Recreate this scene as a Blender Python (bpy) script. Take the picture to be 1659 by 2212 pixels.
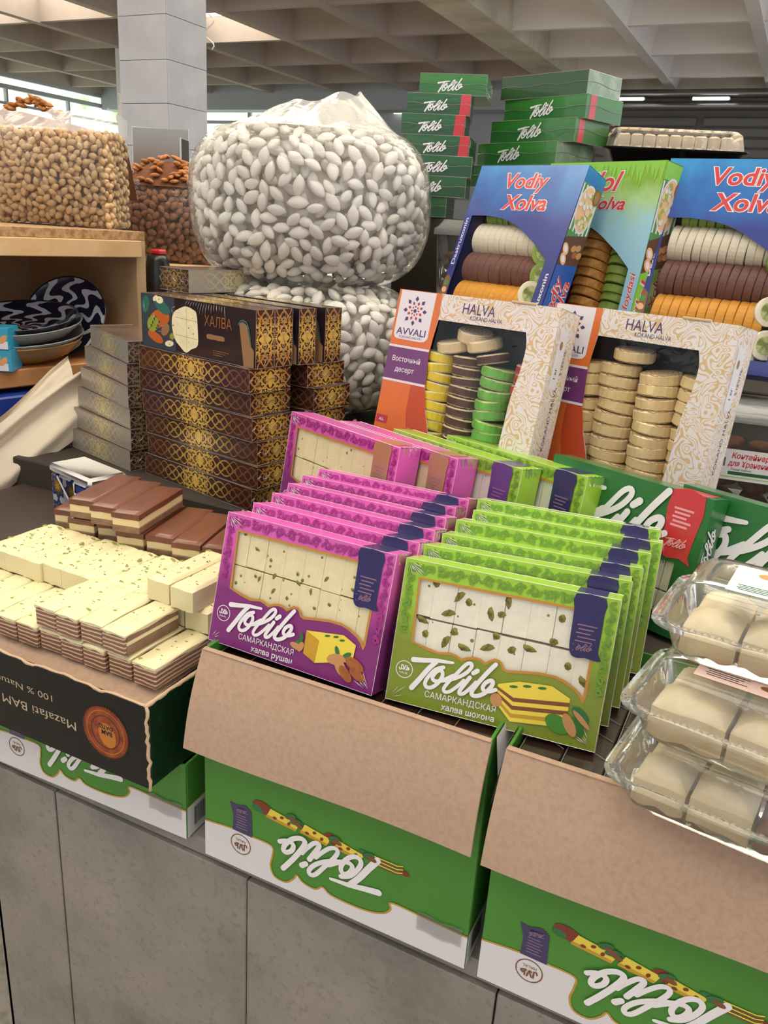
import bpy, math, random
from mathutils import Vector, Matrix, noise
from mathutils.geometry import tessellate_polygon

for _o in list(bpy.data.objects):
    bpy.data.objects.remove(_o)
scene = bpy.context.scene
COL = scene.collection
rnd = random.Random(11)
rad = math.radians

# ------------------------------------------------------------------ camera
F_PX, W_PX, H_PX = 1770.28, 1659, 2212
cam_d = bpy.data.cameras.new('camera')
cam = bpy.data.objects.new('camera', cam_d)
COL.objects.link(cam)
cam_d.sensor_fit = 'VERTICAL'
cam_d.sensor_height = 36.0
cam_d.lens = F_PX / H_PX * 36.0
cam_d.clip_start = 0.02
cam_d.clip_end = 200
pitch, roll_, yaw_ = rad(19.1646), rad(3.6805), rad(25.2053)
# world -> camera (x right, y down, z forward)
_Rz = Matrix(((math.cos(yaw_), math.sin(yaw_), 0), (-math.sin(yaw_), math.cos(yaw_), 0), (0, 0, 1)))
_B = Matrix(((1, 0, 0), (0, 0, -1), (0, 1, 0)))
_Rx = Matrix(((1, 0, 0), (0, math.cos(pitch), -math.sin(pitch)), (0, math.sin(pitch), math.cos(pitch))))
_Rr = Matrix(((math.cos(roll_), -math.sin(roll_), 0), (math.sin(roll_), math.cos(roll_), 0), (0, 0, 1)))
WC = _Rr @ _Rx @ _B @ _Rz
cam.matrix_world = Matrix((
    (WC[0][0], -WC[1][0], -WC[2][0], 0),
    (WC[0][1], -WC[1][1], -WC[2][1], 0),
    (WC[0][2], -WC[1][2], -WC[2][2], 0),
    (0, 0, 0, 1)))
scene.camera = cam

# ------------------------------------------------------------------ world / light / exposure
world = bpy.data.worlds.new('hall_daylight')
scene.world = world
world.use_nodes = True
_bg = world.node_tree.nodes['Background']
_bg.inputs[0].default_value = (0.90, 0.95, 1.0, 1)
_bg.inputs[1].default_value = 1.9
SKYLIGHT = 7.5          # brightness of the skylight diffusers in the ceiling
scene.view_settings.view_transform = 'Standard'
scene.view_settings.look = 'None'
scene.view_settings.gamma = 1.0
scene.view_settings.exposure = -0.2
scene.view_settings.use_curve_mapping = False
FLOOR = -1.6             # the camera is the origin, 1.6 m above the floor

# ------------------------------------------------------------------ materials
def lin(c):
    if isinstance(c, str):
        c = c.lstrip('#')
        c = tuple(int(c[i:i + 2], 16) / 255 for i in (0, 2, 4))
    return tuple((x / 12.92 if x <= 0.04045 else ((x + 0.055) / 1.055) ** 2.4) for x in c) + (1.0,)

MATS = {}
class N:
    """small node-graph helper"""
    def __init__(s, name):
        s.m = bpy.data.materials.new(name)
        s.m.use_nodes = True
        s.t = s.m.node_tree
        s.b = s.t.nodes['Principled BSDF']
        s.out = s.t.nodes['Material Output']
        MATS[name] = s.m
    def n(s, typ, **kw):
        nd = s.t.nodes.new(typ)
        for k, v in kw.items():
            if k.startswith('i_'):
                key = k[2:].replace('_', ' ')
                nd.inputs[key].default_value = v
            else:
                setattr(nd, k, v)
        return nd
    def l(s, a, b):
        s.t.links.new(a, b)
    def math(s, op, a, b=None, c=None, clamp=False):
        nd = s.t.nodes.new('ShaderNodeMath'); nd.operation = op; nd.use_clamp = clamp
        for i, x in enumerate((a, b, c)):
            if x is None: continue
            if isinstance(x, (int, float)): nd.inputs[i].default_value = x
            else: s.l(x, nd.inputs[i])
        return nd.outputs[0]
    def ramp(s, fac, stops, interp='LINEAR'):
        nd = s.t.nodes.new('ShaderNodeValToRGB'); cr = nd.color_ramp; cr.interpolation = interp
        while len(cr.elements) < len(stops): cr.elements.new(0.5)
        for e, (p, c) in zip(cr.elements, stops):
            e.position = p; e.color = lin(c)
        s.l(fac, nd.inputs[0]); return nd.outputs[0]
    def mix(s, fac, a, b):
        nd = s.t.nodes.new('ShaderNodeMix'); nd.data_type = 'RGBA'
        for sock, x in ((nd.inputs[0], fac), (nd.inputs[6], a), (nd.inputs[7], b)):
            if isinstance(x, (int, float)): sock.default_value = x
            elif isinstance(x, tuple) or isinstance(x, str): sock.default_value = lin(x) if isinstance(x, str) else x
            else: s.l(x, sock)
        return nd.outputs[2]
    def obj(s):
        if not hasattr(s, '_tc'): s._tc = s.t.nodes.new('ShaderNodeTexCoord')
        return s._tc.outputs['Object']
    def xyz(s):
        if not hasattr(s, '_xyz'):
            nd = s.t.nodes.new('ShaderNodeSeparateXYZ'); s.l(s.obj(), nd.inputs[0]); s._xyz = nd.outputs
        return s._xyz
    def noise(s, scale, detail=2.0, rough=0.5, vec=None):
        nd = s.n('ShaderNodeTexNoise'); nd.inputs['Scale'].default_value = scale
        nd.inputs['Detail'].default_value = detail; nd.inputs['Roughness'].default_value = rough
        s.l(vec or s.obj(), nd.inputs['Vector']); return nd.outputs[0]
    def bump(s, h, strength, dist=0.01):
        nd = s.n('ShaderNodeBump'); nd.inputs['Strength'].default_value = strength
        nd.inputs['Distance'].default_value = dist
        s.l(h, nd.inputs['Height']); s.l(nd.outputs[0], s.b.inputs['Normal']); return nd.outputs[0]

def mat(name, col, rough=0.5, metal=0.0, coat=0.0, spec=0.5, bump=None, vary=None, emit=None, trans=0.0, sss=0.0, alpha=1.0):
    if name in MATS: return MATS[name]
    g = N(name); b = g.b
    b.inputs['Base Color'].default_value = lin(col)
    b.inputs['Roughness'].default_value = rough
    b.inputs['Metallic'].default_value = metal
    b.inputs['Coat Weight'].default_value = coat
    b.inputs['Coat Roughness'].default_value = 0.08
    b.inputs['Specular IOR Level'].default_value = spec
    if vary:
        sc, col2, lo, hi = vary
        f = g.noise(sc, 4.0, 0.6)
        c = g.ramp(f, [(lo, col), (hi, col2)])
        g.l(c, b.inputs['Base Color'])
    if bump:
        sc, st, dist = bump
        h = g.noise(sc, 4.0, 0.6)
        g.bump(h, st, dist)
    if emit:
        b.inputs['Emission Color'].default_value = lin(emit[0]); b.inputs['Emission Strength'].default_value = emit[1]
    if sss:
        b.inputs['Subsurface Weight'].default_value = sss
        b.inputs['Subsurface Radius'].default_value = (0.01, 0.008, 0.006)
    return g.m

def film_mat(name, tint, gloss_scale, rough=0.08, bumpscale=60, bstr=0.5, haze=0.0, hazecol='#ffffff', stretch=(1, 1, 1)):
    """clear plastic film: transparent with a fresnel sheen, a little milky haze and crinkles"""
    g = N(name); t = g.t
    t.nodes.remove(g.b)
    tr = g.n('ShaderNodeBsdfTransparent'); tr.inputs[0].default_value = lin(tint)
    gl = g.n('ShaderNodeBsdfGlossy'); gl.inputs[0].default_value = (1, 1, 1, 1); gl.inputs['Roughness'].default_value = rough
    df = g.n('ShaderNodeBsdfDiffuse'); df.inputs[0].default_value = lin(hazecol)
    mp = g.n('ShaderNodeMapping'); mp.inputs['Scale'].default_value = stretch; g.l(g.obj(), mp.inputs[0])
    nz = g.n('ShaderNodeTexNoise'); nz.inputs['Scale'].default_value = bumpscale; nz.inputs['Detail'].default_value = 3
    nz.inputs['Distortion'].default_value = 0.6
    g.l(mp.outputs[0], nz.inputs['Vector'])
    bp = g.n('ShaderNodeBump'); bp.inputs['Strength'].default_value = bstr; bp.inputs['Distance'].default_value = 0.01
    g.l(nz.outputs[0], bp.inputs['Height'])
    g.l(bp.outputs[0], gl.inputs['Normal'])
    fr = g.n('ShaderNodeFresnel'); fr.inputs[0].default_value = 1.45; g.l(bp.outputs[0], fr.inputs['Normal'])
    k = g.math('MULTIPLY', fr.outputs[0], gloss_scale, clamp=True)
    m1 = g.n('ShaderNodeMixShader'); m1.inputs[0].default_value = haze
    g.l(tr.outputs[0], m1.inputs[1]); g.l(df.outputs[0], m1.inputs[2])
    m2 = g.n('ShaderNodeMixShader'); g.l(k, m2.inputs[0]); g.l(m1.outputs[0], m2.inputs[1]); g.l(gl.outputs[0], m2.inputs[2])
    g.l(m2.outputs[0], g.out.inputs['Surface'])
    return g.m

# ------------------------------------------------------------------ mesh helpers
class MB:
    def __init__(s):
        s.v = []; s.f = []; s.mi = []; s.mats = []; s.sm = []
    def mat(s, m):
        if isinstance(m, str): m = MATS[m]
        if m not in s.mats: s.mats.append(m)
        return s.mats.index(m)
    def add(s, vs, fs, m, M=None, smooth=False):
        i = s.mat(m); o = len(s.v)
        for p in vs:
            p = Vector(p)
            if M is not None: p = M @ p
            s.v.append(p)
        for f in fs:
            s.f.append([o + k for k in f]); s.mi.append(i); s.sm.append(smooth)
        return s
    def box(s, a, b, m, bev=0.0, M=None, smooth=False):
        (x0, y0, z0), (x1, y1, z1) = a, b
        if bev <= 0:
            vs = [(x0, y0, z0), (x1, y0, z0), (x1, y1, z0), (x0, y1, z0), (x0, y0, z1), (x1, y0, z1), (x1, y1, z1), (x0, y1, z1)]
            fs = [(0, 3, 2, 1), (4, 5, 6, 7), (0, 1, 5, 4), (1, 2, 6, 5), (2, 3, 7, 6), (3, 0, 4, 7)]
            return s.add(vs, fs, m, M, smooth)
        X = (x0, x1); Y = (y0, y1); Z = (z0, z1); vs = []; idx = {}
        for i in (0, 1):
            for j in (0, 1):
                for k in (0, 1):
                    sx, sy, sz = (1 if i == 0 else -1), (1 if j == 0 else -1), (1 if k == 0 else -1)
                    c = (X[i], Y[j], Z[k])
                    idx[i, j, k, 0] = len(vs); vs.append((c[0], c[1] + sy * bev, c[2] + sz * bev))
                    idx[i, j, k, 1] = len(vs); vs.append((c[0] + sx * bev, c[1], c[2] + sz * bev))
                    idx[i, j, k, 2] = len(vs); vs.append((c[0] + sx * bev, c[1] + sy * bev, c[2]))
        I = lambda i, j, k, a_: idx[i, j, k, a_]
        fs = [(I(0,0,0,0), I(0,0,1,0), I(0,1,1,0), I(0,1,0,0)), (I(1,0,0,0), I(1,1,0,0), I(1,1,1,0), I(1,0,1,0)),
              (I(0,0,0,1), I(1,0,0,1), I(1,0,1,1), I(0,0,1,1)), (I(0,1,0,1), I(0,1,1,1), I(1,1,1,1), I(1,1,0,1)),
              (I(0,0,0,2), I(0,1,0,2), I(1,1,0,2), I(1,0,0,2)), (I(0,0,1,2), I(1,0,1,2), I(1,1,1,2), I(0,1,1,2))]
        for i in (0, 1):
            for j in (0, 1):
                fs.append((I(i,j,0,0), I(i,j,0,1), I(i,j,1,1), I(i,j,1,0)))
        for i in (0, 1):
            for k in (0, 1):
                fs.append((I(i,0,k,0), I(i,0,k,2), I(i,1,k,2), I(i,1,k,0)))
        for j in (0, 1):
            for k in (0, 1):
                fs.append((I(0,j,k,1), I(0,j,k,2), I(1,j,k,2), I(1,j,k,1)))
        for i in (0, 1):
            for j in (0, 1):
                for k in (0, 1):
                    fs.append((I(i,j,k,0), I(i,j,k,1), I(i,j,k,2)))
        return s.add(vs, fs, m, M, smooth)
    def plate(s, outer, holes, t0, t1, m, frame=None, rim=None):
        """flat panel with holes; 2D points -> frame(u, v, t)"""
        frame = frame or (lambda u, v, t: (u, t, v))
        loops = [outer] + list(holes)
        flat = [p for lp in loops for p in lp]
        tris = tessellate_polygon([[Vector((p[0], p[1], 0)) for p in lp] for lp in loops])
        n = len(flat)
        vs = [frame(u, v, t0) for u, v in flat] + [frame(u, v, t1) for u, v in flat]
        fs = [tuple(t) for t in tris] + [tuple(n + k for k in reversed(t)) for t in tris]
        s.add(vs, fs, m)
        o = 0; vs = []; fs = []
        for lp in loops:
            k = len(lp); b0 = len(vs)
            for u, v in lp: vs.append(frame(u, v, t0))
            for u, v in lp: vs.append(frame(u, v, t1))
            for i in range(k):
                j = (i + 1) % k
                fs.append((b0 + i, b0 + j, b0 + k + j, b0 + k + i))
        s.add(vs, fs, rim or m)
        return s
    def tube(s, pts, r, m, n=8, smooth=True, cap=True):
        pts = [Vector(p) for p in pts]; vs = []; fs = []
        prev = None
        for i, p in enumerate(pts):
            d = (pts[min(i + 1, len(pts) - 1)] - pts[max(i - 1, 0)]).normalized()
            a = prev if prev is not None else (Vector((0, 0, 1)) if abs(d.z) < 0.9 else Vector((1, 0, 0)))
            x = (a - d * a.dot(d)).normalized(); y = d.cross(x); prev = x
            rr = r[i] if isinstance(r, (list, tuple)) else r
            for k in range(n):
                q = 2 * math.pi * k / n
                vs.append(p + x * (rr * math.cos(q)) + y * (rr * math.sin(q)))
        for i in range(len(pts) - 1):
            for k in range(n):
                k2 = (k + 1) % n
                fs.append((i * n + k, i * n + k2, (i + 1) * n + k2, (i + 1) * n + k))
        if cap:
            fs.append(tuple(reversed(range(n)))); fs.append(tuple((len(pts) - 1) * n + k for k in range(n)))
        return s.add(vs, fs, m, None, smooth)
    def lathe(s, prof, m, n=24, M=None, smooth=True):
        vs = []; fs = []
        for r, z in prof:
            for k in range(n):
                q = 2 * math.pi * k / n
                vs.append((r * math.cos(q), r * math.sin(q), z))
        for i in range(len(prof) - 1):
            for k in range(n):
                k2 = (k + 1) % n
                fs.append((i * n + k, i * n + k2, (i + 1) * n + k2, (i + 1) * n + k))
        return s.add(vs, fs, m, M, smooth)
    def grid(s, fn, nu, nv, m, smooth=True, M=None):
        vs = [fn(i / nu, j / nv) for j in range(nv + 1) for i in range(nu + 1)]
        fs = [(j * (nu + 1) + i, j * (nu + 1) + i + 1, (j + 1) * (nu + 1) + i + 1, (j + 1) * (nu + 1) + i) for j in range(nv) for i in range(nu)]
        return s.add(vs, fs, m, M, smooth)
    def mesh(s, name):
        me = bpy.data.meshes.new(name)
        me.from_pydata([tuple(p) for p in s.v], [], s.f)
        for m in s.mats: me.materials.append(m)
        me.polygons.foreach_set('material_index', s.mi)
        me.polygons.foreach_set('use_smooth', s.sm)
        me.update()
        return me
    def obj(s, name, parent=None, M=None):
        return link(name, s.mesh(name), parent, M)

def link(name, me, parent=None, M=None):
    o = bpy.data.objects.new(name, me); COL.objects.link(o)
    if parent is not None: o.parent = parent
    if M is not None: o.matrix_basis = M
    return o
def tag(o, label, cat, group=None, kind=None):
    if label: o['label'] = label
    if cat: o['category'] = cat
    if group: o['group'] = group
    if kind: o['kind'] = kind
    return o
def thing(name, label, cat, M=None, group=None):
    o = bpy.data.objects.new(name, None); COL.objects.link(o); o.empty_display_size = 0.02
    if M is not None: o.matrix_basis = M
    return tag(o, label, cat, group)
def struct(o, label=None, cat=None):
    o['kind'] = 'structure'
    if label: o['label'] = label
    if cat: o['category'] = cat
    return o
def dup(root, M, label=None, group=None):
    """copy of a thing with copies of its parts and sub-parts (mesh data shared)"""
    r = root.copy(); COL.objects.link(r); r.matrix_basis = M
    if label: r['label'] = label
    if group: r['group'] = group
    for ch in root.children:
        c = ch.copy(); COL.objects.link(c); c.parent = r
        for g in ch.children:
            d = g.copy(); COL.objects.link(d); d.parent = c
    return r
def pose(x, y, z, yaw=0.0, lean=0.0, roll=0.0, s=1.0):
    return Matrix.Translation((x, y, z)) @ Matrix.Rotation(rad(yaw), 4, 'Z') @ Matrix.Rotation(rad(-lean), 4, 'X') @ Matrix.Rotation(rad(roll), 4, 'Y') @ Matrix.Scale(s, 4)

# ------------------------------------------------------------------ flat print helper
def spline(pts, n=6, closed=False):
    P = [Vector((p[0], p[1])) for p in pts]; out = []; k = len(P)
    rng = range(k if closed else k - 1)
    for i in rng:
        if closed: a, b, c, d = P[(i - 1) % k], P[i], P[(i + 1) % k], P[(i + 2) % k]
        else: a, b, c, d = P[max(i - 1, 0)], P[i], P[i + 1], P[min(i + 2, k - 1)]
        for j in range(n):
            t = j / n
            q = 0.5 * ((2 * b) + (c - a) * t + (2 * a - 5 * b + 4 * c - d) * t * t + (3 * b - a - 3 * c + d) * t ** 3)
            out.append((q.x, q.y))
    if not closed: out.append((P[-1].x, P[-1].y))
    return out
_TXT = {}
def text_geo(body, bold=0.0, shear=0.0, spacing=1.0):
    key = (body, bold, shear, spacing)
    if key not in _TXT:
        cu = bpy.data.curves.new('lettering', 'FONT'); cu.body = body; cu.size = 1.0; cu.offset = bold; cu.shear = shear
        cu.space_character = spacing; cu.resolution_u = 3
        ob = bpy.data.objects.new('lettering', cu); COL.objects.link(ob)
        bpy.context.view_layer.update()
        me = bpy.data.meshes.new_from_object(ob)
        vs = [(v.co.x, v.co.y) for v in me.vertices]; fs = [tuple(p.vertices) for p in me.polygons]
        bpy.data.objects.remove(ob); bpy.data.meshes.remove(me); bpy.data.curves.remove(cu)
        if not vs: vs = [(0, 0), (1, 0), (0, 1)]
        _TXT[key] = (vs, fs, min(v[0] for v in vs), max(v[0] for v in vs), max(v[1] for v in vs))
    return _TXT[key]
TOLIB = [
 ([(27.7,55.1),(42.9,57.7),(57.3,60.6),(67.8,61.5),(76,62.3)], 6.6, 3.0),
 ([(55.8,59),(47.5,48.2),(39.3,34.6),(30.6,21)], 5.6, 6.4),
 ([(65.5,54.5),(56.5,49.6),(49.2,39.3),(46.2,30.6),(49.3,26.2),(55.7,27.9),(62.3,35.2),(65.9,44.1),(64.1,49.8),(59,48.4),(55,42.2),(55,37.2),(60.3,36),(68.1,39.6),(78.6,47.6)], 4.6, 4.6),
 ([(66,38.2),(79,43.5),(91.5,52.5),(98.3,62),(97.2,66.8),(91.5,64),(82.5,51),(73.5,37.5),(69.8,29.2),(72.3,26),(78.3,28.6),(85.8,36.6),(92,45)], 4.6, 4.0),
 ([(98.6,50.2),(93.4,40.4),(88.9,31.2),(90.2,28.2),(95.1,30.6),(102.3,39.7),(106.5,46.5)], 5.0, 4.0),
 ([(101.8,56.2),(106.2,60.2)], 5.2, 5.6),
 ([(126.2,72.6),(117.8,60.4),(109,45.9),(103.8,35.2),(104.4,31),(109.6,30.6),(117.7,35.5),(124.7,44.8),(126.2,51.4),(123.1,52.6),(117.6,48.3),(115.4,42),(118.4,39),(124.5,40),(130.6,43.4)], 5.2, 4.6)]
class D:
    """flat print collected on one face; frame(u, v, layer) -> local point; units of u, v are k metres"""
    def __init__(s, frame, k=0.001):
        s.mb = MB(); s.fr = frame; s.k = k; s.c = 0.0
    def up(s, l):
        s.c += 0.01; return l + s.c
    def P(s, u, v, l): return s.fr(u * s.k, v * s.k, l)
    def poly(s, pts, m, l=0):
        l = s.up(l); tris = tessellate_polygon([[Vector((p[0], p[1], 0)) for p in pts]])
        s.mb.add([s.P(u, v, l) for u, v in pts], [tuple(t) for t in tris], m); return s
    def rect(s, u0, v0, u1, v1, m, l=0): return s.poly([(u0, v0), (u1, v0), (u1, v1), (u0, v1)], m, l)
    def ell(s, cu, cv, ru, rv, m, l=0, rot=0, n=16):
        l = s.up(l); c, q = math.cos(rad(rot)), math.sin(rad(rot)); vs = []
        for i in range(n):
            a = 2 * math.pi * i / n; x, y = ru * math.cos(a), rv * math.sin(a)
            vs.append(s.P(cu + x * c - y * q, cv + x * q + y * c, l))
        s.mb.add(vs, [tuple(range(n))], m); return s
    def ring(s, cu, cv, r, w, m, l=0, n=24):
        vs = []
        for i in range(n):
            a = 2 * math.pi * i / n
            for rr in (r - w / 2, r + w / 2): vs.append(s.P(cu + rr * math.cos(a), cv + rr * math.sin(a), l))
        s.mb.add(vs, [(2 * i, 2 * i + 1, (2 * i + 3) % (2 * n), (2 * i + 2) % (2 * n)) for i in range(n)], m); return s
    def stroke(s, pts, w, m, l=0, w2=None, smooth=4, closed=False, round_=True):
        p = spline(pts, smooth, closed) if smooth > 1 and len(pts) > 2 else [tuple(q) for q in pts]
        if closed: p = p + [p[0]]
        w2 = w if w2 is None else w2; vs = []; n = len(p)
        for i in range(n):
            a, b = p[max(i - 1, 0)], p[min(i + 1, n - 1)]
            if closed and (i == 0 or i == n - 1): a, b = p[-2], p[1]
            dx, dy = b[0] - a[0], b[1] - a[1]; L = math.hypot(dx, dy) or 1
            ww = (w + (w2 - w) * i / (n - 1)) / 2
            q_ = l + .02 * i; vs.append(s.P(p[i][0] - dy / L * ww, p[i][1] + dx / L * ww, q_)); vs.append(s.P(p[i][0] + dy / L * ww, p[i][1] - dx / L * ww, q_))
        s.mb.add(vs, [(2 * i, 2 * i + 1, 2 * i + 3, 2 * i + 2) for i in range(n - 1)], m)
        if round_ and not closed:
            s.ell(p[0][0], p[0][1], w / 2, w / 2, m, l - .02, n=10); s.ell(p[-1][0], p[-1][1], w2 / 2, w2 / 2, m, l + .02 * n, n=10)
        return s
    def text(s, body, u, v, h, m, l=0, align='L', bold=0.0, shear=0.0, rot=0, width=None, spacing=1.0):
        l = s.up(l); vs, fs, x0, x1, top = text_geo(body, bold, shear, spacing)
        sc = h / 0.72; sx = sc
        if width: sx = width / max(x1 - x0, 1e-6)
        off = {'L': -x0, 'C': -(x0 + x1) / 2, 'R': -x1}[align]
        c, q = math.cos(rad(rot)), math.sin(rad(rot))
        out = []
        for x, y in vs:
            X, Y = (x + off) * sx, y * sc
            out.append(s.P(u + X * c - Y * q, v + X * q + Y * c, l))
        s.mb.add(out, fs, m); return s
    def tolib(s, u, v, width, m, l=0, rot=0, fat=1.0):
        """script logo, lower-left corner u,v"""
        k = width / 103.0; c, q = math.cos(rad(rot)), math.sin(rad(rot))
        T = lambda p: (u + (p[0] - 27.7) * k * c - (p[1] - 21) * k * q, v + (p[0] - 27.7) * k * q + (p[1] - 21) * k * c)
        for j, (pts, w, w2) in enumerate(TOLIB): s.stroke([T(p) for p in pts], w * k * fat, m, l + 1.3 * j, w2 * k * fat, 4)
        return s
    def halal(s, u, v, r, m, l=0, rot=0):
        s.ring(u, v, r, r * 0.09, m, l)
        c, q = math.cos(rad(rot)), math.sin(rad(rot))
        T = lambda x, y: (u + (x * c - y * q) * r, v + (x * q + y * c) * r)
        for j, pts in enumerate(([(-.62,.1),(-.55,-.08),(-.38,-.05),(-.36,.5)], [(-.22,.5),(-.02,.0)], [(.12,.52),(-.02,.0),(-.2,.02)], [(.3,.5),(.3,.02),(.2,0)], [(.3,.1),(.45,.3),(.6,.15),(.45,.02),(.3,.0)])):
            s.stroke([T(*p) for p in pts], r * 0.13, m, l + .4 * j, None, 3)
        x, y = T(0, -.5)
        s.text('HALAL', x, y, r * 0.26, m, l, 'C', 0.0, rot=rot, width=r * 1.05)
        return s
    def comma(s, u, v, size, ang, m, l=0, curl=1):
        l = s.up(l); n = 6; c, q = math.cos(ang), math.sin(ang); L_ = []; R_ = []
        for i in range(n + 1):
            t = i / n; a = t * 1.7; x = math.sin(a) * size * .62; y = (1 - math.cos(a)) * size * .55 * curl
            w = size * .21 * math.sin(math.pi * min(t * 1.0, 1)) ** .7 * (1.25 - t * .55) if 0 < t < 1 else 0.01 * size
            L_.append((x - w * math.sin(a) * curl, y + w * math.cos(a))); R_.append((x + w * math.sin(a) * curl, y - w * math.cos(a)))
        vs = [s.P(u + x * c - y * q, v + x * q + y * c, l) for x, y in L_ + R_]
        s.mb.add(vs, [(i, n + 1 + i, n + 2 + i, i + 1) for i in range(n)], m); return s
    def obj(s, name, parent=None, M=None): return s.mb.obj(name, parent, M)
def f_front(e=0.0004): return lambda u, v, l: (u, -(e + 0.0002 * l), v)
def f_right(w, e=0.0004): return lambda u, v, l: (w + e + 0.0002 * l, u, v)
def f_left(e=0.0004): return lambda u, v, l: (-(e + 0.0002 * l), -u, v)
def f_top(h, e=0.0004): return lambda u, v, l: (u, v, h + e + 0.0002 * l)
# ------------------------------------------------------------------ material library
def M_(*a, **k): return mat(*a, **k)
M_('plaster_lit', '#ece6e4', 0.9, vary=(0.6, '#e0d9d6', 0.35, 0.7))  # ceiling half near the windows, their light put into a paler colour
M_('plaster_shaded', '#b5a79f', 0.9, vary=(0.8, '#a4978f', 0.35, 0.7))  # same plaster away from the windows, its shade put into the colour
M_('beam_cream', '#d8cebb', 0.85, vary=(1.2, '#b0a594', 0.4, 0.7))
M_('wall_grey', '#aeb0bb', 0.85)
M_('shutter_grey', '#7d7a78', 0.6)
M_('pipe_steel', '#8e8a88', 0.32, metal=0.9)
M_('floor_terrazzo', '#b3aca2', 0.55, vary=(30, '#979086', 0.45, 0.65))
M_('white_paint', '#d8d8dc', 0.5)
M_('kraft', '#b39681', 0.85, bump=(220, 0.2, 0.002), vary=(150, '#a88b76', 0.42, 0.72))
M_('kraft_edge', '#c8ab8c', 0.9)
M_('wood_pine', '#dcb98c', 0.6, vary=(7, '#c99d6b', 0.4, 0.75))
M_('wood_orange', '#c58c58', 0.55, vary=(9, '#a86f40', 0.4, 0.75))
M_('chipboard', '#b7936a', 0.8, vary=(60, '#8f6a45', 0.42, 0.62))
M_('mdf', '#c0a17c', 0.75, vary=(5, '#b08f69', 0.4, 0.7))
M_('olive', '#4d4a22', 0.6)
M_('riser', '#3b332c', 0.8)
M_('dark_top', '#40332e', 0.6)
M_('maroon', '#33201d', 0.7)
M_('grey_cloth', '#94877f', 0.9)
M_('beige_cloth', '#d8cab6', 0.95, bump=(500, 0.2, 0.001))
M_('blue_steel', '#1e3a8f', 0.4, vary=(25, '#35509c', 0.5, 0.8))
M_('black_plastic', '#141416', 0.3)
M_('red_plastic', '#c8202a', 0.35)
M_('steel', '#b4b3ac', 0.25, metal=0.95)
M_('black', '#0d0c0d', 0.35)
M_('white', '#e9e6e4', 0.55)
M_('ink', '#1c1a1c', 0.5)
film_mat('film', '#ffffff', 0.5, 0.06, 40, 0.10)
film_mat('bag_film', '#fcfcfb', 0.55, 0.07, 22, 0.6, haze=0.03, stretch=(0.6, 0.6, 2.2))
film_mat('bag_top', '#fafaf8', 0.7, 0.10, 14, 0.8, haze=0.30)
film_mat('clear_plastic', '#f8f8f5', 0.9, 0.07, 14, 0.18, haze=0.085, hazecol='#e8e6e0')

g = N('marble')
f1 = g.noise(5.0, 6, 0.65); f2 = g.noise(90, 3, 0.7); f3 = g.noise(1.6, 3, 0.6)
c1 = g.ramp(f1, [(0.32, '#6f6b68'), (0.5, '#87807a'), (0.7, '#968d86')])
c2 = g.mix(g.math('MULTIPLY', g.ramp(f2, [(0.34, '#ffffff'), (0.46, '#000000')]), .6), c1, '#6c6762')
c3 = g.mix(g.math('MULTIPLY', g.ramp(f3, [(0.5, '#000000'), (0.75, '#ffffff')]), 0.35), c2, '#7b7d86')
g.l(c3, g.b.inputs['Base Color']); g.b.inputs['Roughness'].default_value = 0.42

g = N('column_tile')
c = g.ramp(g.noise(3.0, 3), [(0.3, '#a2a2aa'), (0.7, '#b6b6bd')])
g.l(c, g.b.inputs['Base Color']); g.b.inputs['Roughness'].default_value = 0.25

g = N('mosaic')
v = g.n('ShaderNodeTexVoronoi'); v.inputs['Scale'].default_value = 14; g.l(g.obj(), v.inputs['Vector'])
g.l(g.ramp(v.outputs['Color'], [(0.2, '#20304a'), (0.5, '#5d7c92'), (0.8, '#c8cfd0')], 'CONSTANT'), g.b.inputs['Base Color'])

def glow(name, col, strength, var=None):
    g = N(name); g.b.inputs['Base Color'].default_value = (0, 0, 0, 1); g.b.inputs['Specular IOR Level'].default_value = 0.0
    g.b.inputs['Emission Strength'].default_value = strength
    if var:
        c = g.ramp(g.noise(var[0], 3, 0.6), var[1]); g.l(c, g.b.inputs['Emission Color'])
    else: g.b.inputs['Emission Color'].default_value = lin(col)
glow('skylight_panel', '#fff6e2', SKYLIGHT)
glow('window_daylight', '#ffffff', 2.6, (1.1, [(0.35, '#9fc48a'), (0.5, '#e4f2d6'), (0.68, '#ffffff')]))
glow('tube_light', '#ffffff', 4.0)

# ------------------------------------------------------------------ the hall
b = MB(); b.box((-18.8, -5.2, FLOOR - 0.1), (6.5, 20.2, FLOOR), 'floor_terrazzo'); struct(b.obj('floor'))
XR = [-18.6, -16.75, -14.85, -12.95, -11.0, -9.0, -7.15, -5.2, -3.18, -1.3, 0.6, 2.5, 4.4, 6.4]
YR = [-4.9, -2.8, -0.7, 1.4, 3.5, 5.6, 7.7, 9.85, 11.95, 13.95, 16.05, 18.1, 20.1]
ZR, ZC = 3.0, 3.45
ceil = struct(thing('ceiling', None, None))
for i, x in enumerate(XR):
    b = MB()
    if i == 7:
        b.box((-5.56, YR[0], ZR - 0.02), (-4.86, YR[-1], ZC + 0.1), 'beam_cream', 0.02); b.obj('main_beam', ceil)
    else:
        w = 0.09
        vs = [(x - w, YR[0], ZR), (x + w, YR[0], ZR), (x + w + .1, YR[0], ZC), (x - w - .1, YR[0], ZC)]
        vs += [(p[0], YR[-1], p[2]) for p in vs]
        b.add(vs, [(0, 1, 2, 3), (7, 6, 5, 4), (0, 4, 5, 1), (1, 5, 6, 2), (3, 2, 6, 7), (0, 3, 7, 4)], 'plaster_lit' if i > 7 else 'plaster_shaded'); b.obj('rib', ceil)
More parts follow.
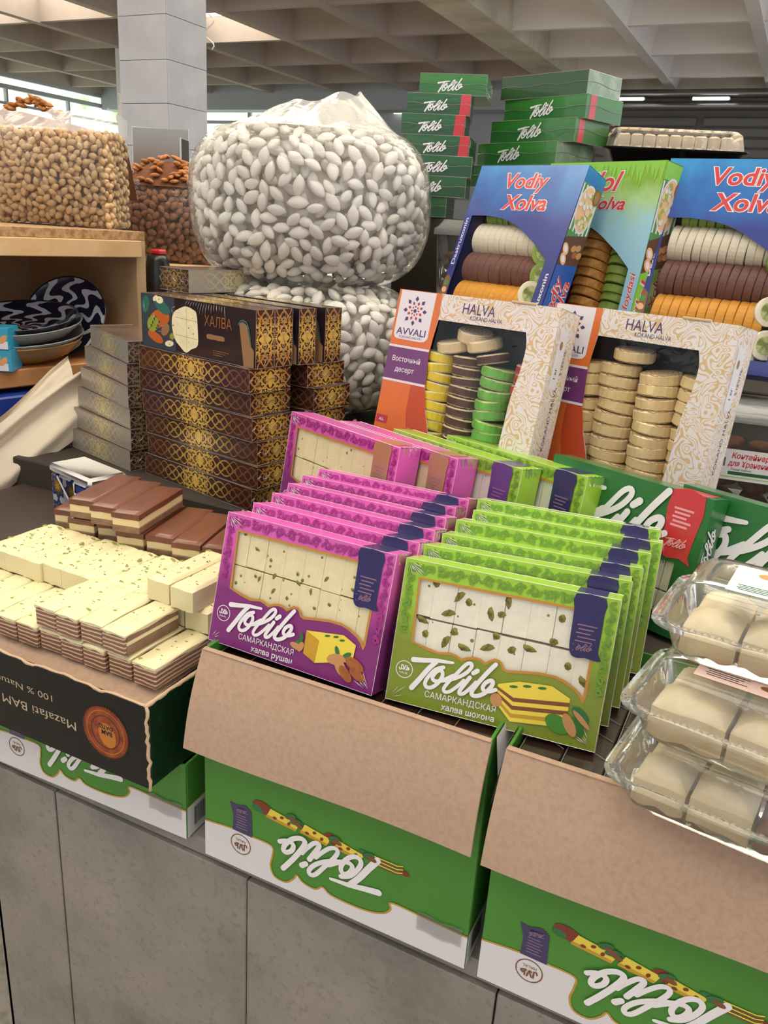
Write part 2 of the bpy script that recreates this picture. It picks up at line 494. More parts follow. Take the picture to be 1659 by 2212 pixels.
for j, y in enumerate(YR):
    for (x0, x1, mm) in ((XR[0], -5.56, 'plaster_shaded'), (-4.86, XR[-1], 'plaster_lit')):
        b = MB(); w = 0.05
        vs = [(x0, y - w, ZR + .02), (x0, y + w, ZR + .02), (x0, y + w + .1, ZC), (x0, y - w - .1, ZC)]
        vs += [(x1, p[1], p[2]) for p in vs]
        b.add(vs, [(0, 1, 2, 3), (7, 6, 5, 4), (0, 4, 5, 1), (1, 5, 6, 2), (3, 2, 6, 7), (0, 3, 7, 4)], mm); b.obj('cross_rib', ceil)
b = MB(); b.box((-18.6, 19.2, 2.62), (-4.9, 19.75, ZC), 'wall_grey'); b.obj('far_beam', ceil)
b = MB(); b.box((-4.85, 19.2, 2.96), (6.5, 19.75, ZC), 'beam_cream'); b.obj('far_beam', ceil)
SKY = {(3, 7), (4, 8), (2, 7)}
for i in range(len(XR) - 1):
    for j in range(7):
        if (i + j) % 2 == 0 and j in (1, 3, 5): SKY.add((i, j))  # checkerboard of unseen skylights, added to light the stall from above
        if (i + j) % 2 == 1 and j in (2, 4) : SKY.add((i, j))
nsky = 0
for i in range(len(XR) - 1):
    for j in range(len(YR) - 1):
        x0, x1, y0, y1 = XR[i], XR[i + 1], YR[j], YR[j + 1]
        b = MB()
        if (i, j) in SKY:
            b.box((x0 + .2, y0 + .16, ZC - .03), (x1 - .2, y1 - .16, ZC), 'skylight_panel'); b.obj('skylight_panel', ceil)
            b = MB()
            b.plate([(x0, y0), (x1, y0), (x1, y1), (x0, y1)], [[(x0 + .2, y0 + .16), (x1 - .2, y0 + .16), (x1 - .2, y1 - .16), (x0 + .2, y1 - .16)]], ZC - .02, ZC + .1, 'beam_cream', lambda u, v, t: (u, v, t)); b.obj('skylight_frame', ceil)
        else:
            b.box((x0, y0, ZC), (x1, y1, ZC + .1), 'plaster_lit' if i >= 7 else 'plaster_shaded'); b.obj('coffer_panel', ceil)

def wall_x(name, x, spans, m):
    """wall in the plane x, made of (y0,y1,z0,z1) solid spans"""
    b = MB()
    for y0, y1, z0, z1 in spans: b.box((x - .2, y0, z0), (x, y1, z1), m)
    return struct(b.obj(name))
wall_x('wall_left', -18.6, [(-5, 20, FLOOR, 0.6), (-5, 20, 2.66, 2.76), (-5, 20, 2.92, 3.5), (-5, -4, .6, 2.66)], 'wall_grey')
k = 1
for y0 in range(-4, 20, 4):
    w = thing('window_%d' % k, None, None); struct(w); k += 1
    b = MB(); b.box((-18.75, y0, .6), (-18.72, y0 + 4, 2.66), 'window_daylight'); b.obj('pane', w)
    b = MB(); b.box((-18.75, y0, 2.76), (-18.72, y0 + 4, 2.92), 'window_daylight'); b.obj('pane', w)
    b = MB()
    for q in (0, 2): b.box((-18.7, y0 + q, .6), (-18.6, y0 + q + .06, 2.66), 'wall_grey')
    b.box((-18.7, y0, 2.3), (-18.62, y0 + 4, 2.36), 'wall_grey'); b.obj('frame', w)
b = MB()
for x0, x1, z0, z1, m in ((-18.6, -12.0, 2.75, 3.5, 'wall_grey'), (-18.6, -12.0, FLOOR, 0.6, 'wall_grey'), (-12.0, -4.9, FLOOR, 3.5, 'wall_grey'), (-4.9, 6.4, FLOOR, 3.5, 'shutter_grey')):
    b.box((x0, 20, z0), (x1, 20.2, z1), m)
struct(b.obj('wall_back'))
w = struct(thing('window_%d' % k, None, None))
b = MB(); b.box((-18.6, 20.1, .6), (-12, 20.13, 2.75), 'window_daylight'); b.obj('pane', w)
b = MB()
for q in range(4): b.box((-18.6 + q * 2.2, 20.0, .6), (-18.5 + q * 2.2, 20.08, 2.75), 'wall_grey')
b.box((-18.6, 20, 2.38), (-12, 20.08, 2.46), 'wall_grey'); b.obj('frame', w)
w = struct(thing('window_%d' % (k + 1), None, None))
b = MB(); b.box((-9.8, 19.9, 2.62), (-8.9, 19.95, 2.8), 'window_daylight'); b.obj('pane', w)
b = MB(); b.box((-18.8, -5.2, FLOOR), (6.5, -5.0, 1.25), 'wall_grey'); struct(b.obj('wall_front_light_block'))  # unseen wall added behind the camera to cut low light on the counter front
b = MB(); b.box((6.4, -5.0, FLOOR), (6.6, 20.2, -.6), 'wall_grey'); struct(b.obj('wall_right_low_for_light'))  # unseen wall, added and kept low so side light reaches the ceiling
# roller shutters with slats on the right half of the back wall
for q, x0 in enumerate((-4.8, -2.6, -0.4, 1.8)):
    s_ = struct(thing('door_%d' % (q + 1), None, None))
    for z in range(12):
        b = MB(); b.box((x0 + .05, 19.9, 0.2 + z * .2), (x0 + 2.1, 19.98, .37 + z * .2), 'shutter_grey', 0.02); b.obj('slat', s_)
for q, zz in enumerate((2.82, 2.6)):
    b = MB(); b.tube([(-4.8, 18.6, zz), (6, 18.6, zz)], 0.085, 'pipe_steel', 12)
    tag(b.obj('ceiling_pipe'), ['upper polished steel pipe running under the far ceiling beam', 'lower polished steel pipe running under the far ceiling beam'][q], 'pipe', 'steel pipes under the far beam')
for q, xx in enumerate((-3.9, -2.3, -.9)):
    t = thing('tube_lamp', ['left', 'middle', 'right'][q] + ' bright tube lamp glowing between the far steel pipes', 'lamp', Matrix.Translation((xx, 18.45, 2.71)), 'tube lamps by the steel pipes')
    b = MB(); b.box((-.35, .03, -.02), (.35, .09, .03), 'white_paint', .005); b.obj('housing', t)
    b = MB(); b.tube([(-.33, 0, 0), (.33, 0, 0)], .03, 'tube_light', 8); b.obj('tube', t)

# tiled column
t = thing('trim_1', None, None, Matrix.Translation((-4.522, 5.355, 0))); struct(t); t['label'] = 'square column clad in pale grey tiles'
CW = 0.455
b = MB(); b.box((-CW + .01, .01, FLOOR), (-.01, CW - .01, ZC), 'wall_grey'); b.obj('core', t)
z = 1.36 - .294 * 10
tm1 = MB().box((-CW, -.008, .0015), (-.0, .012, .2925), 'column_tile', .002).mesh('tile')
tm2 = MB().box((-.012, .0, .0015), (.008, CW, .2925), 'column_tile', .002).mesh('tile')
for q in range(17):
    link('tile', tm1, t, Matrix.Translation((0, 0, z + q * .294))); link('tile', tm2, t, Matrix.Translation((0, 0, z + q * .294)))
b = MB(); b.tube([(.012, .47, 1.36 + .03 * math.sin(a * .9)) if False else (.02 + .05 * math.sin(a * .8), .47, 1.46 - a * .022) for a in range(12)], .006, 'white_paint', 6)
tag(b.obj('cable', None, Matrix.Translation((-4.522, 5.355, 0))), 'loose white cable looped at the top of the tiled column', 'cable')
t = thing('trim_2', None, None, Matrix.Translation((-13.0, 14.0, 0))); struct(t)
b = MB(); b.box((-.14, 0, FLOOR), (.4, .5, 3.02), 'white_paint', .01); b.obj('shaft', t)
b = MB(); b.box((-.15, -.01, 3.02), (.41, .51, 3.3), 'mosaic'); b.obj('mosaic_band', t)
b = MB(); b.grid(lambda u, v: (-.1 + .24 * u + .05 * math.sin(v * 9), -.002 - .06 * math.sin(u * 3.1) - .03 * abs(math.sin(v * 14 + u * 5)), 1.2 + 1.0 * v), 8, 14, 'white')
tag(b.obj('plastic_sheet', None, Matrix.Translation((-13.0, 14.0, 0))), 'white plastic sheet hanging on the far white column', 'sheet')

# ------------------------------------------------------------------ the counter
t = thing('market_counter', 'stall counter faced with grey speckled marble slabs', 'counter', Matrix.Translation((0, 0, FLOOR)))
ZT = -0.862 - FLOOR
b = MB(); b.box((-1.08, .79, .0), (1.2, 2.3, ZT - .03), 'riser'); b.obj('core', t)
b = MB(); b.box((-1.09, .778, ZT - .03), (1.2, 2.3, ZT), 'marble', .004); b.obj('counter_top', t)
xs = [-1.09, -.919, -.543, -.167, .209, .585, .961, 1.2]
for i in range(len(xs) - 1):
    b = MB(); b.box((xs[i] + .0012, .772 + .0015 * (i % 2), .06), (xs[i + 1] - .0012, .79, ZT - .031), 'marble', .0015); b.obj('marble_slab', t)
b = MB(); b.box((-1.09, .772, .06), (-1.08, 2.3, ZT - .031), 'marble', .001); b.obj('marble_slab', t)
b = MB(); b.box((-1.06, .81, .0), (1.2, 2.3, .06), 'black'); b.obj('plinth', t)
# stepped display behind the crates (parts of the counter)
COUNTER = t
def step(a, c, m='riser', name='display_step'):
    MB().box((a[0], a[1], a[2] - FLOOR), (c[0], c[1], c[2] - FLOOR), m, .003).obj(name, COUNTER)
step((-1.5, .985, -.861), (-.69, 1.249, -.6005), 'dark_top')
step((-1.13, .99, -.600), (-.69, 1.18, -.5435))
step((-1.53, 1.25, -.861), (-.69, 1.46, -.5435))
step((-.685, 1.075, -.861), (.45, 1.33, -.5285))
step((-.72, 1.335, -.861), (.45, 1.52, -.4415)); step((-.113, 1.521, -.861), (.45, 1.757, -.4415))
step((-1.36, 1.465, -.861), (-.725, 2.1, -.425), 'olive')
# ------------------------------------------------------------------ carton prints
M_('carton_green', '#46882e', 0.45, vary=(3, '#3d7b29', 0.4, 0.7))
M_('carton_green_dark', '#2f6a20', 0.5)
M_('carton_white', '#d9d6dc', 0.5)
M_('carton_gold', '#b98f35', 0.45)
M_('navy', '#211b58', 0.4, coat=0.6)
M_('print_white', '#eae6ec', 0.45, coat=0.4)
M_('print_brown', '#7a4a2c', 0.5)
M_('print_yellow', '#e6cf4a', 0.5)
M_('print_yellow_dark', '#c2952c', 0.5)
M_('print_red_brown', '#7d2f22', 0.5)
M_('print_leaf', '#2d6b3a', 0.5)
M_('print_mauve', '#8d6a86', 0.5)
BLOB = [(0,59),(46,64.1),(80,64),(110.2,62.5),(112,47),(109.2,29.1),(115.9,14),(133.2,12),(145.4,22.7),(151.3,32.1),(160.8,24.4),(179.1,22.2),(190.7,31.1),(203,23.9),(235.3,22.4),(260.9,25),(280.1,32),(289.1,43),(289.9,53.4),(330.7,52.5),(392,50)]
def carton_print(parent, w, h, full=True, dx=0.0):
    d = D(f_front(0.0004)); s = w / 392.0 * 1000
    B = [(u * s + dx, v) for u, v in BLOB]
    B[0] = (0, B[0][1]); B[-1] = (w * 1000, B[-1][1])
    C = spline(B, 4)
    d.poly([(0, 0)] + C + [(w * 1000, 0)], 'carton_white', 0)
    d.stroke(B, 2.6, 'carton_gold', 1, smooth=4, round_=False)
    d.poly([(u + dx, v) for u, v in spline([(42.7,108.5),(54.1,106.7),(68.5,111),(78.1,103.7)], 3)] + [(80 + dx, 62.4), (47.6 + dx, 63.2), (48.6 + dx, 88.2)], 'navy', 2)
    for i in range(6): d.rect(54 + dx, 70 + i * 4.2, 72 + dx - (i % 2) * 3, 71.3 + i * 4.2, 'print_mauve', 3)
    d.tolib(72 + dx, 104, 17, 'print_mauve', 3, 180)
    d.halal(61 + dx, 43, 16, 'print_brown', 2, 180)
    d.obj('printed_artwork', parent)
    d = D(f_front(0.0012)); d.tolib(273 + dx, 110, 148, 'print_white', 0, 180, 1.05); d.obj('logo_lettering', parent)
    if full:
        d = D(f_front(0.0004))
        for (u, v, r, m) in ((97, 119, 17, 'print_red_brown'), (88, 115, 9, 'print_leaf'), (150, 117, 12, 'print_leaf'), (205, 114, 14, 'print_red_brown'), (250, 111, 10, 'print_leaf'), (306, 107, 7, 'print_red_brown')):
            d.ell(u, v, r, r * .55, m, 3, -12)
        for (u, v, w_, h_) in ((128, 113, 52, 20), (178, 110, 46, 20), (228, 107, 44, 18)):
            d.poly([(u - w_ / 2, v - h_ / 2 + 4), (u + w_ / 2 - 6, v - h_ / 2), (u + w_ / 2, v + h_ / 2 - 7), (u - w_ / 2 + 7, v + h_ / 2)], 'print_yellow', 4)
            d.poly([(u - w_ / 2, v - h_ / 2 + 4), (u + w_ / 2 - 6, v - h_ / 2), (u + w_ / 2 - 5, v - h_ / 2 + 4), (u - w_ / 2 + 1, v - h_ / 2 + 9)], 'print_yellow_dark', 5)
            for q in range(3): d.ell(u - 12 + q * 11, v - 2 + (q % 2) * 5, 3.2, 2.2, 'print_red_brown', 6, q * 30)
        for q in range(6): d.poly([(262, 101 + q * 2.6), (296, 100 + q * 2.6), (304, 103 + q * 2.6), (304, 104.6 + q * 2.6), (296, 101.6 + q * 2.6), (262, 102.6 + q * 2.6)], 'print_yellow' if q % 2 else 'print_brown', 5)
        for (u, v) in ((148, 118), (206, 116), (256, 112), (140, 123)): d.ell(u, v, 9, 4.5, 'print_leaf', 7, 20); d.ell(u + 5, v - 3, 7, 3.4, 'print_brown', 8, -15)
        d.obj('food_picture', parent)

def crate(name, label, x, y, z, w, d_, h, yaw=0.3, flap=True):
    t = thing(name, label, 'carton', pose(x, y, z, yaw), 'open green cartons along the counter edge')
    T_ = .004
    for nm, a, c, m in (('front_panel', (0, 0, 0), (w, T_, h), 'carton_green'), ('back_panel', (0, d_ - T_, 0), (w, d_, h), 'carton_green'),
                        ('bottom_panel', (T_, T_, 0), (w - T_, d_ - T_, T_), 'kraft'), ('side_panel', (0, T_, 0), (T_, d_ - T_, h), 'carton_green'), ('side_panel', (w - T_, T_, 0), (w, d_ - T_, h), 'carton_green')):
        b = MB(); b.box(a, c, m, .0008); o = b.obj(nm, t)
    carton_print(t, w, h, flap)
    dd = D(f_right(w)); 
    dd.rect(2, 0, d_ * 1000 - 2, 52, 'carton_white', 0); dd.rect(2, 52, d_ * 1000 - 2, 54, 'carton_gold', 1)
    u = 18
    for i in range(22):
        ww = rnd.choice((.6, .9, 1.4)); dd.rect(u, 12, u + ww, 44, 'ink', 1); u += ww + rnd.choice((.5, .9))
    dd.obj('printed_side', t)
    if flap:
        b = MB()
        L_ = .135; n = 10
        def fl(u, v):
            bend = .037 * v + .006 * math.sin(v * 3.1) ; wob = .0035 * math.sin(u * 5.2 + 1) * v
            return (w * u + .004 * (u - .5) * v, -.001 - bend - wob, h - .0015 * 0 - L_ * v * .95)
        b.grid(fl, 12, n, 'kraft')
        b.grid(lambda u, v: tuple(Vector(fl(1 - u, v)) + Vector((0, .004, -.001))), 12, n, 'carton_green')
        for vv in (0, 1):
            b.grid(lambda u, v: tuple(Vector(fl(u, vv)) + Vector((0, .004 * v, -.001 * v))), 12, 1, 'kraft_edge')
        for uu in (0, 1):
            b.grid(lambda u, v: tuple(Vector(fl(uu, v)) + Vector((0, .004 * u, -.001 * u))), 1, n, 'kraft_edge')
        b.box((.0005, -.0025, h - .0005), (w - .0005, .0055, h + .0012), 'kraft', .0006)
        b.obj('front_flap', t)
        for uu, s_ in ((0, -1), (w, 1)):
            b = MB(); b.grid(lambda u, v: (uu + s_ * (.002 + .012 * v), .012 + (d_ - .02) * u, h - .09 * v), 4, 3, 'carton_white'); o = b.obj('side_flap', t)
    b = MB(); b.grid(lambda u, v: (w * .83 + .06 * u, -.0016, .03 + .028 * v + .002 * math.sin(u * 9)), 5, 2, 'clear_plastic'); b.obj('packing_tape', t)
    return t
crate('carton', 'open green carton with kraft flap below the purple boxes', -.603, .757, -.86, .395, .315, .33)
crate('carton', 'open green carton at the right below the plastic clamshells', -.190, .757, -.86, .40, .315, .33, 0.0)
crate('carton', 'low green and white carton under the black date box', -1.036, .755, -.86, .392, .205, .127, 1.6, False)

# ------------------------------------------------------------------ black date box with kraft liner
M_('date_black', '#0c0a0b', 0.45, spec=.3)
M_('date_text', '#b9a58c', 0.45)
M_('date_seal', '#7c2f1b', 0.35, metal=0.3, vary=(60, '#a9541f', 0.4, 0.7))
M_('date_seal_dark', '#54180f', 0.4)
M_('seal_gold', '#c4792c', 0.35, metal=0.4)
g = N('date_leaf')
w_ = g.n('ShaderNodeTexWave'); w_.inputs['Scale'].default_value = 60; w_.inputs['Distortion'].default_value = 4; w_.inputs['Detail'].default_value = 3; g.l(g.obj(), w_.inputs['Vector'])
g.l(g.ramp(g.math('MULTIPLY', w_.outputs[1], g.noise(12, 3)), [(0.1, '#0d2415'), (0.5, '#16401f'), (0.8, '#2c6a2c')]), g.b.inputs['Base Color']); g.b.inputs['Roughness'].default_value = .35
bx0, bw, bd, bh = -1.105, .455, .283, .127
t = DATEBOX = thing('date_box', 'black printed date box with torn kraft edges holding the halva bars', 'carton', pose(bx0, .70, -.7315, 0))
for nm, a, c, m in (('front_panel', (0, 0, 0), (bw, .005, bh), 'date_black'), ('side_panel', (0, .005, 0), (.005, bd, bh), 'date_leaf'), ('side_panel', (bw - .006, .005, 0), (bw, bd, bh), 'date_leaf'), ('back_panel', (.005, bd - .005, 0), (bw - .006, bd, bh), 'date_black'), ('bottom_panel', (.005, .005, 0), (bw - .006, bd - .005, .004), 'kraft')):
    b = MB(); b.box(a, c, m, .0008); b.obj(nm, t)
b = MB()   # torn kraft rim along the front and the right edge
def torn(p0, p1, n, wd):
    out = []
    for i in range(n + 1):
        q = i / n; P = Vector(p0).lerp(Vector(p1), q); j = noise.noise(Vector((q * 14, wd * 100, 3))) * .0035
        out.append(P + Vector((j * (p0[1] != p1[1]), j * (p0[0] != p1[0]), j * .7)))
    return out
b.tube(torn((0, .003, bh), (bw, .003, bh), 40, .3), [.0019 + .0006 * abs(math.sin(i * 2.3)) for i in range(41)], 'kraft_edge', 6)
b.tube(torn((bw - .003, 0, bh), (bw - .003, bd, bh), 30, .7), [.0026 + .0010 * abs(math.sin(i * 1.7)) for i in range(31)], 'kraft_edge', 6)
b.tube(torn((bw, .0, bh), (bw + .002, -.001, 0), 18, .9), [.0020 + .0006 * abs(math.sin(i * 1.1)) for i in range(19)], 'kraft_edge', 6)
b.obj('torn_edge', t)
d = D(f_front(.0004)); dx = (-.934 - bx0) * 1000
d.text('Mazafati BAM Dates', 156 + dx, 60, 14.5, 'date_text', 0, 'L', 0.0, 0.0, 180, width=215)
d.text('100 % Natural', 114 + dx, 89, 10.5, 'date_text', 0, 'L', 0, 0, 180, width=122)
su, sv = 210.5 + dx, 64
d.ell(su, sv, 40, 39, 'date_seal', 0, 0, 60)
for i in range(60):
    a = i * math.pi / 30; d.stroke([(su + 37 * math.cos(a), sv + 37 * math.sin(a)), (su + 41.5 * math.cos(a), sv + 41.5 * math.sin(a))], 1.4, 'date_seal_dark', 1, smooth=1, round_=False)
d.ring(su, sv, 33, 1.2, 'seal_gold', 1, 48); d.ring(su, sv, 25, 1.6, 'date_seal_dark', 1, 48); d.ell(su + 3, sv - 4, 15, 19, 'seal_gold', 1, 20, 30)
d.text('BAM', su + 12, sv + 3, 7, 'ink', 2, 'L', 0.03, 0, 180); d.text('DATES', su + 13, sv - 7 + 20 - 2, 6, 'ink', 2, 'L', 0.03, 0, 180)
d.obj('printed_front', t)
b = MB()
def liner(u, v):
    x = .008 + (bw - .02) * u; y = .008 + (bd - .02) * v
    z = .1265 + (.003 * math.sin(u * 11) * (1 - v) ** 3)
    if v < .14: z -= (.14 - v) / .14 * .010
    return (x, y, z)
b.grid(liner, 24, 16, 'kraft'); o = b.obj('kraft_liner', t)
b = MB(); b.box((bw - .075, .012, .117), (bw - .012, .10, .1215), 'kraft', .001); b.obj('kraft_liner', t)

# ------------------------------------------------------------------ "Tolib" window boxes
def halva_mat(name, col, fleck1, fleck2, scale, thr):
    g = N(name)
    oi = g.n('ShaderNodeObjectInfo'); ad = g.n('ShaderNodeVectorMath'); ad.operation = 'ADD'
    sc = g.n('ShaderNodeVectorMath'); sc.operation = 'SCALE'; sc.inputs['Scale'].default_value = 3.0
    cm = g.n('ShaderNodeCombineXYZ'); g.l(oi.outputs['Random'], cm.inputs[0]); g.l(oi.outputs['Random'], cm.inputs[1]); g.l(cm.outputs[0], sc.inputs[0])
    g.l(g.obj(), ad.inputs[0]); g.l(sc.outputs[0], ad.inputs[1])
    v = g.n('ShaderNodeTexVoronoi'); v.inputs['Scale'].default_value = scale; v.inputs['Randomness'].default_value = 1.0; g.l(ad.outputs[0], v.inputs['Vector'])
    sep = g.n('ShaderNodeSeparateColor'); g.l(v.outputs['Color'], sep.inputs[0])
    keep = g.math('GREATER_THAN', sep.outputs[0], 0.75)
    rr = g.math('MULTIPLY', sep.outputs[1], thr)
    inside = g.math('LESS_THAN', v.outputs['Distance'], rr)
    fac = g.math('MULTIPLY', keep, inside)
    fl = g.mix(sep.outputs[2], fleck1, fleck2)
    base = g.ramp(g.noise(60, 3, 0.6), [(0.3, tuple(max(0, x - .05) for x in lin_s(col))), (0.7, col)])
    g.l(g.mix(fac, base, fl), g.b.inputs['Base Color'])
    g.b.inputs['Roughness'].default_value = .55; g.b.inputs['Subsurface Weight'].default_value = .15; g.b.inputs['Subsurface Radius'].default_value = (.006, .005, .003)
    return g.m
def lin_s(c):
    c = c.lstrip('#'); return tuple(int(c[i:i + 2], 16) / 255 for i in (0, 2, 4))
halva_mat('halva_yellow', '#fbeec6', '#8d7a4c', '#a8a055', 130, .30)
halva_mat('halva_white', '#fdf7e8', '#8a7a40', '#9aa050', 110, .30)
M_('pistachio', '#8a8a35', 0.6, vary=(150, '#5f4a2a', 0.5, 0.65))
M_('gold_edge', '#c98d3c', 0.35, metal=0.25, coat=0.5)
M_('box_inside', '#6b5a48', 0.9)
WIN = [(20,153),(96.9,153.5),(178,154.5),(229.5,155),(229.2,100.6),(228.9,57),(228.5,52),(223.7,59.7),(217.4,64.8),(205.6,70.4),(194.2,73.6),(175.1,73.2),(157.3,70.3),(139.3,67),(134.8,68.5),(132.6,73.2),(128.5,76.6),(123.3,77),(117.7,73.6),(113.3,69.9),(107.5,73.1),(99.7,73.6),(92.3,71.6),(84.9,67.8),(77.9,71),(71,72.2),(55.7,69.2),(38.8,72.2),(22.5,76)]
RIB = [(201.4,172.4),(234.2,172.4),(234.8,155.3),(235.1,141),(234.9,117.1),(235.7,109),(239.6,102.8),(234.4,101.8),(228.6,102),(221.5,102.4),(214.9,101),(208.9,101.6),(205.1,105.2),(203.2,112),(202.5,123.4),(202.2,138.1),(201.6,155.6)]
def card_mat(name, top, bottom, h=.175):
    """shrink-wrapped card: printed vertical colour blend under a glossy film"""
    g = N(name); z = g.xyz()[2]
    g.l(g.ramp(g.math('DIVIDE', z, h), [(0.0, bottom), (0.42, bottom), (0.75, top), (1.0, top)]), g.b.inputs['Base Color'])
    g.b.inputs['Roughness'].default_value = .42; g.b.inputs['Coat Weight'].default_value = .55; g.b.inputs['Coat Roughness'].default_value = .10
    nz = g.n('ShaderNodeTexNoise'); nz.inputs['Scale'].default_value = 35; nz.inputs['Detail'].default_value = 2; nz.inputs['Distortion'].default_value = 1.0
    mp = g.n('ShaderNodeMapping'); mp.inputs['Scale'].default_value = (1.0, 1.0, 2.2); g.l(g.obj(), mp.inputs[0]); g.l(mp.outputs[0], nz.inputs['Vector'])
    bp = g.n('ShaderNodeBump'); bp.inputs['Strength'].default_value = .12; bp.inputs['Distance'].default_value = .006
    g.l(nz.outputs[0], bp.inputs['Height']); g.l(bp.outputs[0], g.b.inputs['Coat Normal'])
    return g.m
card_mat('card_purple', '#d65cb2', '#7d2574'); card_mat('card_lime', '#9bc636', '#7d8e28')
M_('swirl_purple', '#a02c86', 0.4, coat=0.5); M_('swirl_lime', '#6f9a2b', 0.4, coat=0.5)
M_('film_edge', '#d9d3d6', 0.2, coat=0.8)  # pale film seams; on the creases the whiteness imitates glints
M_('almond_brown', '#a9622f', 0.5, vary=(120, '#8a4a22', .4, .7)); M_('almond_shell', '#c08a5a', 0.55)
TW, TD, TH = .25, .0415, .174
piece_meshes = {}
def tolib_box(variant):
    card = {'purple': 'card_purple', 'lime': 'card_lime'}[variant]; sw = {'purple': 'swirl_purple', 'lime': 'swirl_lime'}[variant]
    t = thing('halva_box', None, 'box')
    b = MB()  # tray: back, sides, top and bottom walls of the carton
    e = .0008
    b.box((0, TD - e, 0), (TW, TD, TH), card); b.box((0, e, 0), (e, TD, TH), card); b.box((TW - e, e, 0), (TW, TD, TH), card)
    b.box((0, e, 0), (TW, TD, e), card); b.box((0, e, TH - e), (TW, TD, TH), card)
    b.obj('carton_shell', t)
    win = [(u * .001, v * .001) for u, v in WIN]
    b = MB(); b.plate([(0, 0), (TW, 0), (TW, TH), (0, TH)], [win], 0.0, .0009, card); b.obj('front_panel', t)
    d = D(f_front()); d.stroke(WIN, 3.2, 'gold_edge', 0, smooth=1, closed=True)
    r2 = random.Random(5)
    def fl(u0, v0, u1, v1, step, horiz=True):
        """running scroll: tapering C-curls with fat leaves on both sides"""
        n = max(1, int(round(((u1 - u0) if horiz else (v1 - v0)) / step)))
        ok = lambda x, y, m=.8: u0 + m < x < u1 - m and v0 + m < y < v1 - m
        for i in range(n):
            q = (i + .5) / n; cu, cv = (u0 + (u1 - u0) * q, (v0 + v1) / 2) if horiz else ((u0 + u1) / 2, v0 + (v1 - v0) * q)
            R_ = min(step, (v1 - v0) if horiz else (u1 - u0)) * .46; f_ = 1 if i % 2 else -1; a0 = r2.uniform(-.6, .6) + (0 if horiz else 1.57)
            d.stroke([(cu + R_ * (1 - .2 * k) * math.cos(a0 + f_ * k * .95) * .9, cv + R_ * (1 - .2 * k) * math.sin(a0 + f_ * k * .95) * .9) for k in range(5)], 2.4, sw, 1, .8, 3)
            for k in range(9):
                a_ = a0 + k * .9 + r2.uniform(-.2, .2); rr = R_ * (1.0 if k % 2 else .55); x, y = cu + rr * math.cos(a_) * (1.15 if horiz else .8), cv + rr * math.sin(a_) * (.85 if horiz else 1.15)
                L_ = R_ * r2.uniform(.75, 1.15); ax = a_ + f_ * 1.9
                ex, ey = x + L_ * .6 * math.cos(ax), y + L_ * .6 * math.sin(ax)
                if ok(x, y) and ok(ex, ey, .6): d.comma(x, y, L_, ax, sw, 2 + k % 3, f_)
            for k in range(3):
                x, y = cu + r2.uniform(-.9, .9) * R_, cv + r2.uniform(-.8, .8) * R_
                if ok(x, y): d.ell(x, y, 1.1, .9, sw, 6, n=7)
    fl(.8, 156, 200.8, 173.6, 17.5); fl(235.6, 60, 249.5, 172, 14, False); fl(.6, 84, 18, 158, 15, False)
    d.poly(spline(RIB, 2, True), 'navy', 3)
    for i in range(5): d.rect(208 + (i % 2) * 2, 138 - i * 4.6, 230 - (i % 3) * 3, 139.4 - i * 4.6, 'print_mauve', 4)
    d.tolib(207, 109, 21, 'print_mauve', 4)
    d.halal(18.3, 41, 10.2, 'print_white', 2)
    d.text('САМАРКАНДСКАЯ', 48, 14.5, 7.6, 'print_white', 2, 'L', 0.0, 0, 1.5, width=86)
    d.text('халва рушан' if variant == 'purple' else 'халва шохона', 70, 4.2, 7.2, 'print_white', 2, 'L', 0.018, 0, 1.0, width=64)
    if variant == 'purple':
        d.poly([(147.3,53.5),(199.9,62),(218.6,54.5),(167.6,46)], 'print_yellow', 3); d.poly([(147.3,53.5),(167.6,46),(166.2,16.8),(147.9,23.9)], 'print_yellow_dark', 3)
        d.poly([(167.6,46),(218.6,54.5),(217.5,33),(166.2,16.8)], 'print_yellow', 3)
        for i in range(14): d.stroke([(149 + r2.random() * 14, 26 + i * 1.8), (153 + r2.random() * 12, 25 + i * 1.8)], .6, 'print_yellow', 4, smooth=1)
        for (u, v) in ((178, 55), (190, 57), (199, 55)): d.ell(u, v, 4, 1.4, 'print_leaf', 4, 15)
        for (u, v, a, b_, r_, m) in ((138, 35, 6, 3, 60, 'print_leaf'), (142, 43, 6, 2.8, 100, 'print_leaf'), (136, 30, 9, 4.2, -10, 'almond_shell'), (143, 31, 7, 4, 70, 'almond_shell'), (195, 40, 7, 3, 115, 'print_leaf'), (209, 39, 7, 3, 35, 'print_leaf'),
                                      (195, 30, 13, 7, 15, 'almond_shell'), (221, 31, 14, 7, -18, 'almond_brown'), (203, 22, 12, 7, 130, 'almond_shell'), (211, 16, 12, 6.5, -40, 'almond_brown'), (227, 20, 12, 6, -20, 'almond_brown')):
            d.ell(u, v, a, b_, m, 5, r_, 14)
    else:
        lay = ['print_yellow', 'print_brown', 'print_yellow', 'print_brown', 'print_yellow', 'print_yellow_dark', 'print_yellow']
        d.poly([(132,51),(155.3,59.3),(192.3,63),(214.1,53.7),(151.9,44)], 'print_yellow', 3)
        n = len(lay)
        for i, m in enumerate(lay):
            a, c = i / n, (i + 1) / n
            dy = lambda q: 33 * q
            d.poly([(132, 51 - 22 * a), (151.9, 44 - dy(a)), (214.1, 53.7 - 34 * a), (214.1, 53.7 - 34 * c), (151.9, 44 - dy(c)), (132, 51 - 22 * c)], m, 3)
        for (u, v) in ((165, 56), (182, 58), (150, 52)): d.ell(u, v, 5, 1.6, 'print_leaf', 4, 10)
